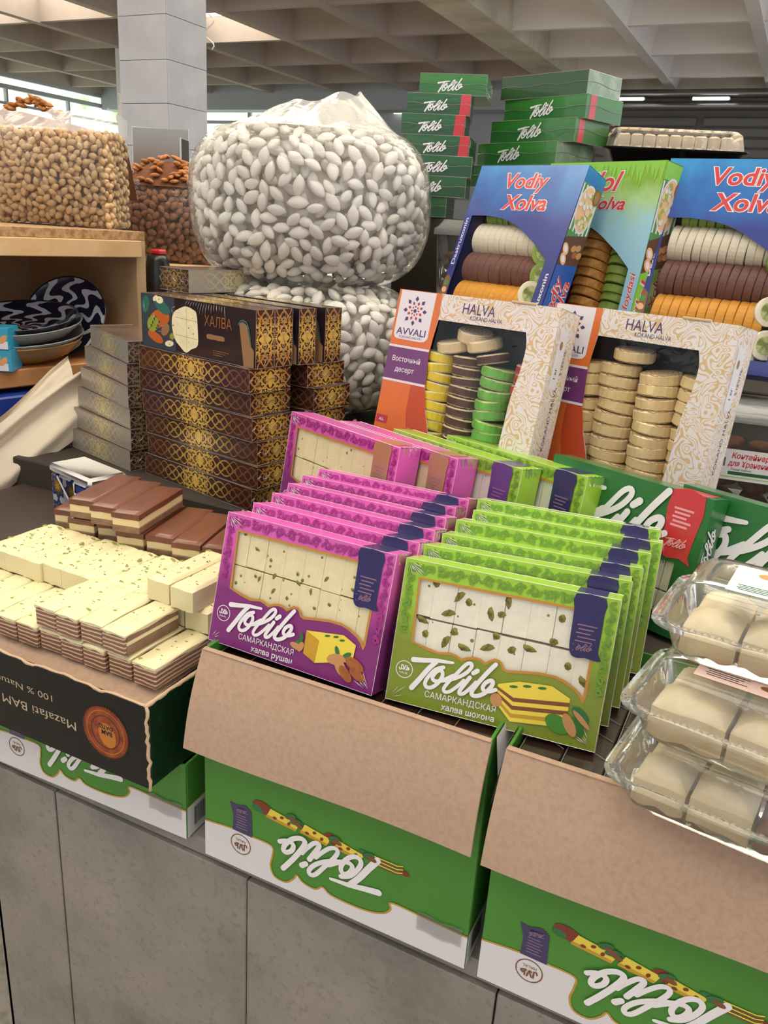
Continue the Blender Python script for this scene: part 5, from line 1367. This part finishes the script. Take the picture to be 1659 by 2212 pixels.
CBs = [cream_bar(.0410, .130, .0368, 200 + i) for i in range(3)]
MB().box((.006, .147, .1272), (bw - .012, bd - .008, .1662), 'kraft', .002).obj('kraft_support', DATEBOX)
for i, x in enumerate([-1.108 + k * .0415 for k in range(8)]):
    place(CBs[(i + 1) % 3], pose(x, .842 - .002 * (i % 3), L1Z, -2 + (i * 13 % 3) * .6), 'pale yellow pistachio bar on the upper row, %s from the left' % ['first', 'second', 'third', 'fourth', 'fifth', 'sixth', 'seventh', 'eighth'][i], 'pale yellow bars, upper row')
place(CBs[0], pose(-.700, .840, L1Z, 0), 'pale yellow bar under the stacked pair beside the purple box', 'pale yellow bars by the purple box'); place(CBs[1], pose(-.7445, .842, L1Z, 0), 'pale yellow bar wedged left under the stacked pair', 'pale yellow bars by the purple box')
place(CBs[2], pose(-.757, .828, -.5265, -3), 'left of two pale yellow bars stacked highest by the purple box', 'pale yellow bars stacked highest'); place(CBs[0], pose(-.712, .824, -.5265, -2), 'right of two pale yellow bars stacked highest by the purple box', 'pale yellow bars stacked highest')
KBs = [choc_bar(.0505, .158, .0368, 300 + i) for i in range(2)]
for i, x in enumerate((-.735, -.789, -.843, -.897, -.951, -1.005, -1.06)):
    place(KBs[i % 2], pose(x - .0, .968 + .012 * (i % 2) + (.012 if i < 3 else 0), -.5425, 13 + (i % 3)), 'chocolate topped nougat bar, %s from the right in the lower row' % ['first', 'second', 'third', 'fourth', 'fifth', 'sixth', 'seventh'][i], 'chocolate bars, lower row')
for i, x in enumerate((-.948, -1.0, -1.052)):
    place(KBs[i % 2], pose(x, .957 + .004 * i, -.5052, 13), ['right', 'middle', 'left'][i] + ' chocolate topped nougat bar of the three on the upper row', 'chocolate bars, upper row')
place(KBs[1], pose(-1.112, .985, -.5425, 13), 'chocolate topped nougat bar at the far left end of the lower row', 'chocolate bars, lower row')

# patterned tin
g = N('tin_pattern'); X = g.xyz()
u = g.math('SUBTRACT', g.math('PINGPONG', X[0], .055), .0275); v = g.math('SUBTRACT', g.math('PINGPONG', g.math('ADD', X[2], .02), .055), .0275)
an = g.math('ARCTAN2', v, u); rr = g.math('SQRT', g.math('ADD', g.math('POWER', u, 2.0), g.math('POWER', v, 2.0)))
star = g.math('SUBTRACT', rr, g.math('ADD', .015, g.math('MULTIPLY', g.math('COSINE', g.math('MULTIPLY', an, 8.0)), .0035)))
c1 = g.ramp(g.math('ADD', g.math('MULTIPLY', star, 40), .5), [(0, '#e8c14a'), (.28, '#2a2118'), (.42, '#c79a35'), (.52, '#1c3f8f'), (.86, '#1c3f8f'), (.9, '#dfe3ea')], 'CONSTANT')
g.l(c1, g.b.inputs['Base Color']); g.b.inputs['Roughness'].default_value = .3
t = thing('biscuit_tin', 'white tin with blue and gold star mosaic behind the chocolate bars', 'tin', pose(-1.30, 1.15, -.5995, -14))
MB().box((0, 0, 0), (.15, .08, .09), 'tin_pattern', .006, None, True).obj('tin_body', t)
MB().box((-.002, -.002, .087), (.152, .082, .106), 'white', .006, None, True).obj('tin_lid', t)
d = D(f_front(.0008)); d.stroke([(28, 84), (92, 20)], 6, 'white', 0, smooth=1, round_=False); d.stroke([(92, 84), (92, 62), (150, 62)], 6, 'white', 1, smooth=1, round_=False); d.rect(100, 66, 148, 82, 'blue_steel', 1); d.obj('white_tracery', t)

# ------------------------------------------------------------------ big bags of white sugared almonds
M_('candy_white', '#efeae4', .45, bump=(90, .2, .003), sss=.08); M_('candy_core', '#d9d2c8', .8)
def nut_mesh(name, m, L_, r, n=10, k=7, ridge=.12, seed=0, flat=.8):
    b = MB(); vs = []; fs = []; rr = random.Random(seed)
    for j in range(1, k):
        q = j / k; x = -L_ / 2 + L_ * q; prof = math.sin(math.pi * q) ** .8
        for i in range(n):
            a = 2 * math.pi * i / n; s = r * prof * (1 + ridge * math.cos(3 * a) + rr.uniform(-.04, .04))
            vs.append((x, s * math.cos(a), s * math.sin(a) * flat))
    vs += [(-L_ / 2, 0, 0), (L_ / 2, 0, 0)]; A, B_ = len(vs) - 2, len(vs) - 1
    for i in range(n):
        i2 = (i + 1) % n; fs.append((A, i2, i)); fs.append((B_, (k - 2) * n + i, (k - 2) * n + i2))
        for j in range(k - 2): fs.append((j * n + i, j * n + i2, (j + 1) * n + i2, (j + 1) * n + i))
    b.add(vs, fs, m, None, True); return b
candy_b = [nut_mesh('sugared_almond', 'candy_white', .044, .0118, 10, 7, .12, s) for s in range(4)]
candy_m = [b.mesh('sugared_almond') for b in candy_b]
VIEW = Vector((WC[2][0], WC[2][1], WC[2][2]))
def bag_pt(c, rx, ry, rz, th, ph, squash):
    """point on a bulging sack: th azimuth, ph elevation -1..1"""
    z = ph; rad_ = (1 - abs(z) ** 3.2) ** (1 / 3.2) if abs(z) < 1 else 0
    lump = 1 + .025 * math.sin(3 * th + 1) + .02 * math.sin(5 * th + 4 * ph)
    return Vector((c[0] + rx * rad_ * math.cos(th) * lump, c[1] + ry * rad_ * math.sin(th) * lump, c[2] + rz * z * (squash if z > 0 else 1)))
def orient(nrm, spin):
    z = nrm.normalized(); x = z.orthogonal().normalized(); x = Matrix.Rotation(spin, 3, z) @ x; y = z.cross(x)
    return Matrix((x, y, z)).transposed().to_4x4()
BAGS = [((-1.055, 1.73, .035), .268, .255, .180, 1.0), ((-1.03, 1.70, -.270), .262, .25, .150, 1.0)]
cands = []
for bi, (c, rx, ry, rz, sq) in enumerate(BAGS):
    r2 = random.Random(40 + bi); pts = []
    for shell, n, md in ((.945, 1500, .0245), (.84, 1300, .027)):
        got = []
        for _ in range(n * 6):
            th, ph = r2.uniform(math.pi * .72, math.pi * 2.25), r2.uniform(-.97, .93)
            p = bag_pt(c, rx * shell, ry * shell, rz * shell, th, ph, sq)
            q = bag_pt(c, rx * shell, ry * shell, rz * shell, th, min(ph + .02, .99), sq); q2 = bag_pt(c, rx * shell, ry * shell, rz * shell, th + .03, ph, sq)
            if any((p - o).length < md for o in got): continue
            got.append(p); nr = (q2 - p).cross(q - p).normalized()
            facing = -nr.dot(p.normalized())
            cands.append((shell > .9, facing, bi, p, nr, r2.random() * 6.28, r2.randrange(4), r2.uniform(-.35, .35), r2.uniform(.85, 1.1)))
            if len(got) > n: break
cands.sort(key=lambda a: (-(a[0]), -a[1] - (0.25 if a[2] == 0 else 0)))
stuff = [MB(), MB()]; nind = 0
for out, fc, bi, p, nr, sp, k, tl, sc in cands:
    M = Matrix.Translation(p) @ orient(nr, sp) @ Matrix.Rotation(tl, 4, 'Y') @ Matrix.Scale(sc, 4)
    if nind < 300 and out:
        o = link('sugared_almond', candy_m[k], None, M); tag(o, 'white sugared almond candy packed inside a clear bag', 'candy', 'white candies in the clear bags'); nind += 1
    else:
        stuff[bi].add(candy_b[k].v, candy_b[k].f, 'candy_white', M, True)
for bi, (c, rx, ry, rz, sq) in enumerate(BAGS):
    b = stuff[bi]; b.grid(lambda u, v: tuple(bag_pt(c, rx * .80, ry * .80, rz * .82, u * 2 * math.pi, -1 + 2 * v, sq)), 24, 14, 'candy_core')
    o = b.obj('sugared_almonds'); tag(o, ['white candies deeper inside the upper clear bag', 'white candies deeper inside the lower clear bag'][bi], 'candies', None, 'stuff')
t = thing('candy_bag', 'upper big clear plastic bag bulging with white candies, mouth folded over', 'bag', Matrix.Translation((BAGS[0][0][0], BAGS[0][0][1], BAGS[0][0][2] - .18)))
c, rx, ry, rz, sq = BAGS[0]; cl = (0, 0, .18)
def wr(th, ph, a): return a * (math.sin(th * 17 + ph * 9) * .5 + math.sin(th * 41 - ph * 13) * .5)
b = MB(); b.grid(lambda u, v: tuple(bag_pt(cl, rx * (1.02 + wr(u * 6.283, v, .008)), ry * (1.02 + wr(u * 6.283, v, .008)), rz * 1.02, u * 2 * math.pi, -.995 + 1.80 * v, sq)), 90, 30, 'bag_film'); b.obj('bag_body', t)
def bag_top(u, v):
    th = u * 2 * math.pi; p0 = bag_pt(cl, rx * 1.02, ry * 1.02, rz * 1.02, th, .805, sq)
    q = Vector((.005 + .10 * math.cos(th), .03 + .022 * math.sin(th), .405 + .012 * math.cos(th) + .006 * math.sin(th * 5)))
    k = v ** .72; p = p0.lerp(q, k)
    p.z = p0.z + (q.z - p0.z) * (.55 * v + .45 * v * v)  + .010 * math.sin(v * 3.1)
    p.z += .005 * math.sin(th * 13 + v * 8) * math.sin(v * 3.1); return tuple(p)
b = MB(); b.grid(bag_top, 90, 14, 'bag_top'); b.obj('bag_mouth', t)
t = thing('candy_bag', 'lower big clear plastic bag of white candies carrying the other bag', 'bag', Matrix.Translation((BAGS[1][0][0], BAGS[1][0][1], BAGS[1][0][2] - .153)))
c, rx, ry, rz, sq = BAGS[1]; cl = (0, 0, .153)
b = MB(); b.grid(lambda u, v: tuple(bag_pt(cl, rx * (1.02 + wr(u * 6.283, v, .008)), ry * (1.02 + wr(u * 6.283, v, .008)), rz * 1.015, u * 2 * math.pi, -.995 + 1.99 * v, sq)), 90, 30, 'bag_film'); b.obj('bag_body', t)

# ------------------------------------------------------------------ left: wooden shelf unit with nut bags
SHM = pose(-1.614, 1.79, FLOOR, 78.5)   # local x runs away from the camera along the shelf front, y goes into the shelf
# local frame origin = far front corner; use negative x towards the camera
t = thing('wooden_shelf', 'wooden shelf unit with chipboard top and pine edging, at the left', 'shelf', SHM)
zs = lambda z: z - FLOOR
b = MB(); b.box((-1.3, 0, zs(-.075)), (.012, .55, zs(-.0525)), 'chipboard', .001); b.obj('top_board', t)
b = MB(); b.box((-1.3, -.018, zs(-.118)), (-.012, .004, zs(-.0755)), 'wood_pine', .002); b.obj('pine_edge', t)
b = MB(); b.box((-.018, .0, 0), (.012, .55, zs(-.0755)), 'mdf', .001); b.obj('end_panel', t)
b = MB(); b.box((-1.3, .53, 0), (-.02, .55, zs(-.0755)), 'mdf', .001); b.obj('back_panel', t)
b = MB(); b.box((-1.3, .0, zs(-.431)), (-.02, .52, zs(-.387)), 'wood_orange', .003); b.obj('shelf_board', t)
b = MB(); b.box((-1.3, -.02, 0), (-1.27, .55, zs(-.0755)), 'mdf', .001); b.obj('end_panel', t)
t = thing('steel_rail', 'scuffed blue steel rail fixed under the orange shelf board', 'rail', SHM)
b = MB(); b.box((-1.25, -.03, zs(-.515)), (-.03, .05, zs(-.445)), 'blue_steel', .004); b.obj('rail', t)
b = MB()
for q in (-.42, -.36, -.1): b.tube([(q, -.031, zs(-.48)), (q, -.036, zs(-.48))], .008, 'black_plastic', 8)
b.obj('bolts', t)
b = MB(); b.box((-1.2, 0, zs(-.56)), (-.03, .4, zs(-.518)), 'wood_pine', .003); tag(b.obj('wooden_plank', None, SHM), 'bare pine plank below the blue rail', 'plank')

def fill_bag(nut_meshes, nut_b, name, label, group, stufflabel, M, w, d_, h, md, layers, seed, limit, mat_, core, spots=(1, 1, 0)):
    """nuts pressed against the faces of a pillow-shaped bag; M local: x right, y depth, z up"""
    r2 = random.Random(seed); lst = []
    def bulge(u, v): return math.sin(math.pi * min(max(u, 0), 1)) ** .5 * math.sin(math.pi * min(max(v * .92 + .06, 0), 1)) ** .4
    for layer in range(layers):
        got = []
        for _ in range(int(w * h / md / md * 14)):
            u, v = r2.random(), r2.random(); p = Vector((u * w, d_ * .35 * (1 - bulge(u, v)) + .009 + layer * md * .8, .006 + v * (h - .012)))
            if any(abs(p.x - o.x) < md and (p - o).length < md for o in got): continue
            got.append(p); lst.append((layer, p, Vector((0, -1, 0))))
        got = []
        for _ in range(int(d_ * h / md / md * 10)):
            u, v = r2.uniform(.3, 1), r2.random(); p = Vector((w - .006 - layer * md * .8, u * d_, .006 + v * (h - .012)))
            if any((p - o).length < md for o in got): continue
            got.append(p); lst.append((layer, p, Vector((1, 0, 0))))
    lst.sort(key=lambda a: (a[0], a[2].x))
    sb = MB(); n = 0
    for layer, p, nr in lst:
        k = r2.randrange(len(nut_meshes)); Mx = M @ Matrix.Translation(p) @ orient(nr, r2.gauss(0, .8) + (1.57 if r2.random() < .2 else 0)) @ Matrix.Rotation(r2.uniform(-.4, .4), 4, 'Y') @ Matrix.Scale(r2.uniform(.85, 1.12), 4)
        if layer == 0 and n < limit:
            o = link(name, nut_meshes[k], None, Mx); tag(o, label, 'nut', group); n += 1
        else: sb.add(nut_b[k].v, nut_b[k].f, mat_, Mx, True)
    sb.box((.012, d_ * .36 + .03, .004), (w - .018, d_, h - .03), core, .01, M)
    if sb.v: o = sb.obj(name + '_rest'); tag(o, 'further nuts ' + stufflabel, 'nuts', None, 'stuff')
    return bulge
def pillow(t, w, d_, h, bulge, top, mt='bag_film'):
    b = MB(); b.grid(lambda u, v: (w * u, d_ * .35 * (1 - bulge(u, v)) - .003 + .0015 * math.sin(u * 60) * math.sin(v * 31), h * v), 40, 24, mt)
    b.grid(lambda u, v: (w + .001 + .002 * math.sin(v * 40 + u * 9), d_ * (.35 + .65 * u) if u > 0 else d_ * .35, h * v), 10, 20, mt); b.obj('bag_film', t)
    b = MB(); b.grid(lambda u, v: (w * (u + .01 * v), d_ * .35 - .003 + d_ * .3 * v + .006 * math.sin(u * 15 + v * 3), h - .004 + (top + .008 * math.sin(u * 11 + 1) + .006 * math.sin(u * 29)) * v), 40, 5, 'bag_top')
    b.grid(lambda u, v: (w * (1.0 + .01 * v), d_ * (.35 + .65 * u), h - .004 + (top + .012) * v * (1 - .3 * u)), 8, 4, 'bag_top'); b.obj('bag_rim', t)
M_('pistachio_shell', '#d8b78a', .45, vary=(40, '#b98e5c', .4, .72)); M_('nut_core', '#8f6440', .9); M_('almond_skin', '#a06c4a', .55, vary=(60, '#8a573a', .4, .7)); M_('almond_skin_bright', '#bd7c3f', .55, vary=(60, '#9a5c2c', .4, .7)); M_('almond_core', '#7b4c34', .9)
pis_b = [nut_mesh('pistachio', 'pistachio_shell', .0265, .0088, 8, 6, .05, s, .9) for s in range(3)]; pis_m = [b.mesh('pistachio') for b in pis_b]
alm_b = [nut_mesh('almond', 'almond_skin', .032, .0105, 8, 6, .04, 10 + s, .62) for s in range(3)]; alm_m = [b.mesh('almond') for b in alm_b]
alh_b = [nut_mesh('almond', 'almond_skin_bright', .034, .0108, 8, 6, .04, 20 + s, .6) for s in range(3)]; alh_m = [b.mesh('almond') for b in alh_b]
PM = pose(-2.045, 1.615, -.0515, 20); PW, PD, PH_ = .36, .2, .245
bl = fill_bag(pis_m, pis_b, 'pistachio', 'pistachio in its shell pressed against the clear bag on the wooden shelf', 'pistachios in the clear bag', 'inside the pistachio bag', PM, PW, PD, PH_, .0158, 2, 9, 300, 'pistachio_shell', 'nut_core')
t = thing('nut_bag', 'clear plastic bag of pistachios standing on the wooden shelf', 'bag', PM); pillow(t, PW, PD, PH_, bl, .05)
r2 = random.Random(3)
for i in range(40):
    u = r2.uniform(.05, .78); o = link('almond', alh_m[i % 3], None, pose(-2.16 + u * .30 * .94, 1.78 + u * .11, .225 + .055 * math.sin(min(u / .5, 1) * 1.57) * (1 if u < .5 else max(.0, (1.0 - (u - .5) * 2.4))) - r2.random() * .02, r2.random() * 360, r2.uniform(-40, 40), r2.uniform(-40, 40)))
    tag(o, 'brown almond heaped above the pistachio bag', 'nut', 'almonds heaped above the pistachio bag')
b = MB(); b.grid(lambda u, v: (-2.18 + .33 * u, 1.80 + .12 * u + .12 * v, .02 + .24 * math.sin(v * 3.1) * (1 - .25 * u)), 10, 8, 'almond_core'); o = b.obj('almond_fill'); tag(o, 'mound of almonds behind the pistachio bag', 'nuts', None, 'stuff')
# second stand with the almond bag
t = STAND = thing('wooden_stand', 'pine stand carrying the almond bag behind the shelf', 'stand', pose(-2.15, 2.02, FLOOR, 24))
b = MB(); b.box((0, 0, zs(-.205)), (.75, .42, zs(-.157)), 'wood_pine', .003); b.obj('top_board', t)
for q in (0.02, .69):
    for y in (.02, .36): b = MB(); b.box((q, y, 0), (q + .04, y + .04, zs(-.2055)), 'wood_pine', .002); b.obj('leg', t)
AM = pose(-2.07, 2.10, -.1565, 24); AW2, AD2, AH2 = .40, .2, .255
bl = fill_bag(alm_m, alm_b, 'almond', 'reddish brown almond pressed against the clear bag behind the shelf', 'almonds in the clear bag', 'inside the almond bag', AM, AW2, AD2, AH2, .0185, 2, 19, 220, 'almond_skin', 'almond_core')
t = thing('nut_bag', 'clear plastic bag of reddish almonds beside the white candy bag', 'bag', AM); pillow(t, AW2, AD2, AH2, bl, .02)
r2 = random.Random(8)
for i in range(110):
    a, q = r2.random() * 6.28, math.sqrt(r2.random()); x, y = .2 + .17 * q * math.cos(a), .11 + .09 * q * math.sin(a)
    o = link('almond', alh_m[i % 3], None, AM @ pose(x, y, AH2 - .012 + .085 * (1 - q ** 1.6) * (1.15 - x * .8) + r2.random() * .006, r2.random() * 360, r2.uniform(-30, 30), r2.uniform(-30, 30)))
    tag(o, 'bright brown almond heaped on top of the almond bag', 'nut', 'almonds heaped on the almond bag')
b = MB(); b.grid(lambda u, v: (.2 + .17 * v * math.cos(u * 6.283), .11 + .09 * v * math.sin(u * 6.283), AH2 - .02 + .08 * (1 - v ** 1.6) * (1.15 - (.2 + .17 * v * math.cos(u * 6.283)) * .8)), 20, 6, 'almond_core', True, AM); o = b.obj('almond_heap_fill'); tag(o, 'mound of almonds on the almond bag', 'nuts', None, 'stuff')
# metal scoop pan behind
t = thing('steel_pan', 'square steel scale pan standing behind the almond heap', 'pan', pose(-2.19, 2.40, .0, 24))
b = MB(); b.box((0, .0, 0), (.20, .005, .275), 'steel', .002); b.obj('pan_back', t)
b = MB(); b.box((.195, -.10, .0), (.20, .0, .24), 'steel', .002); b.box((0, -.10, .0), (.195, .0, .006), 'steel', .002); b.obj('pan_side', t)
b = MB(); b.box((-.05, -.06, -.157), (.25, .06, -.001), 'riser', .003); b.obj('pan_foot', t)
# thermos
t = thing('thermos', 'black thermos with red button and looped handle behind the stack', 'thermos', pose(-1.645, 1.885, -.2545, 0))
b = MB(); b.lathe([(0, -.1), (.04, -.1), (.042, .0), (.041, .09), (.032, .125), (.028, .14), (0, .143)], 'black_plastic', 20); b.obj('flask', t)
b = MB(); b.box((-.012, -.016, .141), (.024, .016, .156), 'red_plastic', .004); b.obj('button', t)
b = MB(); b.tube([(.03, 0, .10), (.06, .0, .098), (.083, .0, .08), (.088, .0, .045), (.084, .0, -.01), (.041, 0, -.03)], [.012, .011, .0105, .01, .009, .009], 'black_plastic', 10); b.obj('handle', t)
b = MB(); b.box((0, 0, 0), (.16, .12, zs(-.355)), 'wood_pine', .003); b.obj('side_post', STAND, STAND.matrix_basis.inverted() @ pose(-1.70, 1.825, FLOOR, 0))

# dishes on the shelf
M_('dish_grey', '#8f8f90', .25, coat=.4); M_('dish_dark', '#3d3f44', .3, coat=.4); M_('dish_gold', '#b08a50', .3, metal=.4); M_('dish_navy', '#161c3a', .2, coat=.6)
g = N('dish_pattern'); X = g.xyz()
an = g.math('ARCTAN2', X[1], X[0]); rr = g.math('SQRT', g.math('ADD', g.math('POWER', X[0], 2.0), g.math('POWER', X[1], 2.0)))
pet = g.math('MULTIPLY', g.math('SINE', g.math('ADD', g.math('MULTIPLY', an, 9.0), g.math('MULTIPLY', g.math('SINE', g.math('MULTIPLY', rr, 130.0)), 1.8))), 1.0)
pet = g.math('ADD', pet, g.math('MULTIPLY', g.math('SUBTRACT', g.noise(40, 2), .5), 1.6))
g.l(g.ramp(pet, [(.40, '#141a36'), (.52, '#c9ccd6')]), g.b.inputs['Base Color']); g.b.inputs['Roughness'].default_value = .2; g.b.inputs['Coat Weight'].default_value = .5
def plate_thing(label, M, r, h, m_in, m_out):
    t = thing('serving_dish', label, 'dish', M, 'oval dishes on the shelf')
    b = MB(); b.lathe([(0, .004), (r * .55, .004), (r * .8, h * .45), (r * .97, h * .92)], m_in, 32); b.obj('dish_inside', t)
    b = MB(); b.lathe([(r * .97, h * .92), (r, h), (r * 1.0, h * .94), (r * .8, h * .35), (r * .5, 0), (0, 0)], m_out, 32); b.obj('dish_rim', t)
    return t
plate_thing('navy patterned dish leaning upright at the back of the shelf', pose(-1.785, 1.68, -.29, 20, -62), .115, .02, 'dish_pattern', 'dish_navy')
for i, (h, m1, m2, r, lab) in enumerate(((.06, 'dish_dark', 'dish_gold', .155, 'gold rimmed brown bowl at the bottom of the dish pile'), (.045, 'dish_grey', 'dish_grey', .16, 'light grey oval dish in the middle of the pile'), (.05, 'dish_pattern', 'dish_grey', .16, 'grey rimmed dish with navy floral inside, upper of the pile'), (.035, 'dish_pattern', 'dish_dark', .150, 'dark rimmed oval dish topping the pile'))):
    plate_thing(lab, pose(-1.80, 1.53, -.3865 + i * .027, 20, -5 + i * -1.5), r, h, m1, m2)
M_('candybox_blue', '#2f9cc4', .4, coat=.4); M_('print_peach', '#d99a6a', .5)
for i in range(2):
    t = thing('candy_box', ['lower', 'upper'][i] + ' small sky blue picture box at the left picture edge', 'box', pose(-1.712 + .004 * i, 1.362, -.3865 + i * .0525, 30))
    b = MB(); b.box((-.06, 0, 0), (.05 - .006 * i, .07, .052), 'candybox_blue', .001); b.obj('carton_body', t)
    d = D(f_front()); d.rect(-58, 2, 42, 20, 'avvali_white', 0)
    for (u, v) in ((8, 22), (18, 27), (26, 21), (33, 26)): d.ell(u, v, 9, 7, 'print_peach', 1, u * 7); d.ell(u + 4, v + 6, 5, 3, 'nut_green', 0, 30)
    d.obj('printed_picture', t)

# cloth, bench and floor-level clutter on the far left
b = MB()
path = [(-1.68, 1.20, -.585), (-1.63, 1.235, -.56), (-1.58, 1.27, -.53), (-1.555, 1.315, -.49), (-1.535, 1.365, -.45), (-1.53, 1.42, -.42), (-1.53, 1.48, -.40)]
pp = [Vector(p) for p in path]
def cloth_fold(u, v, w=.14, off=0.0, ph=0.0):
    q = u * (len(pp) - 1); i = min(int(q), len(pp) - 2); c = pp[i].lerp(pp[i + 1], q - i)
    f = .022 * math.sin(v * 8.5 + u * 1.6 + ph) + .006 * math.sin(v * 21 + u * 7)
    return (c.x + off + f * .75 + .05 * v, c.y - f * .6 - .03 * v, c.z + .045 - w * (v - .12 * math.sin(v * 3.1)) + .012 * math.sin(u * 5 + ph))
b.grid(cloth_fold, 30, 24, 'beige_cloth')
b.grid(lambda u, v: cloth_fold(u, v, .09, -.05, 2.0), 30, 16, 'beige_cloth')
tag(b.obj('cloth'), 'bunched beige cloth hanging below the shelf beside the grey stack', 'cloth')
t = thing('low_bench', 'low bench draped with grey cloth between the shelf and the counter', 'bench', pose(-1.60, .85, FLOOR, 0))
b = MB(); b.box((0, 0, zs(-.66)), (.095, .55, zs(-.62)), 'grey_cloth', .006); b.obj('bench_top', t)
b = MB(); b.box((.005, .01, 0), (.09, .54, zs(-.66)), 'maroon', .002); b.obj('bench_body', t)
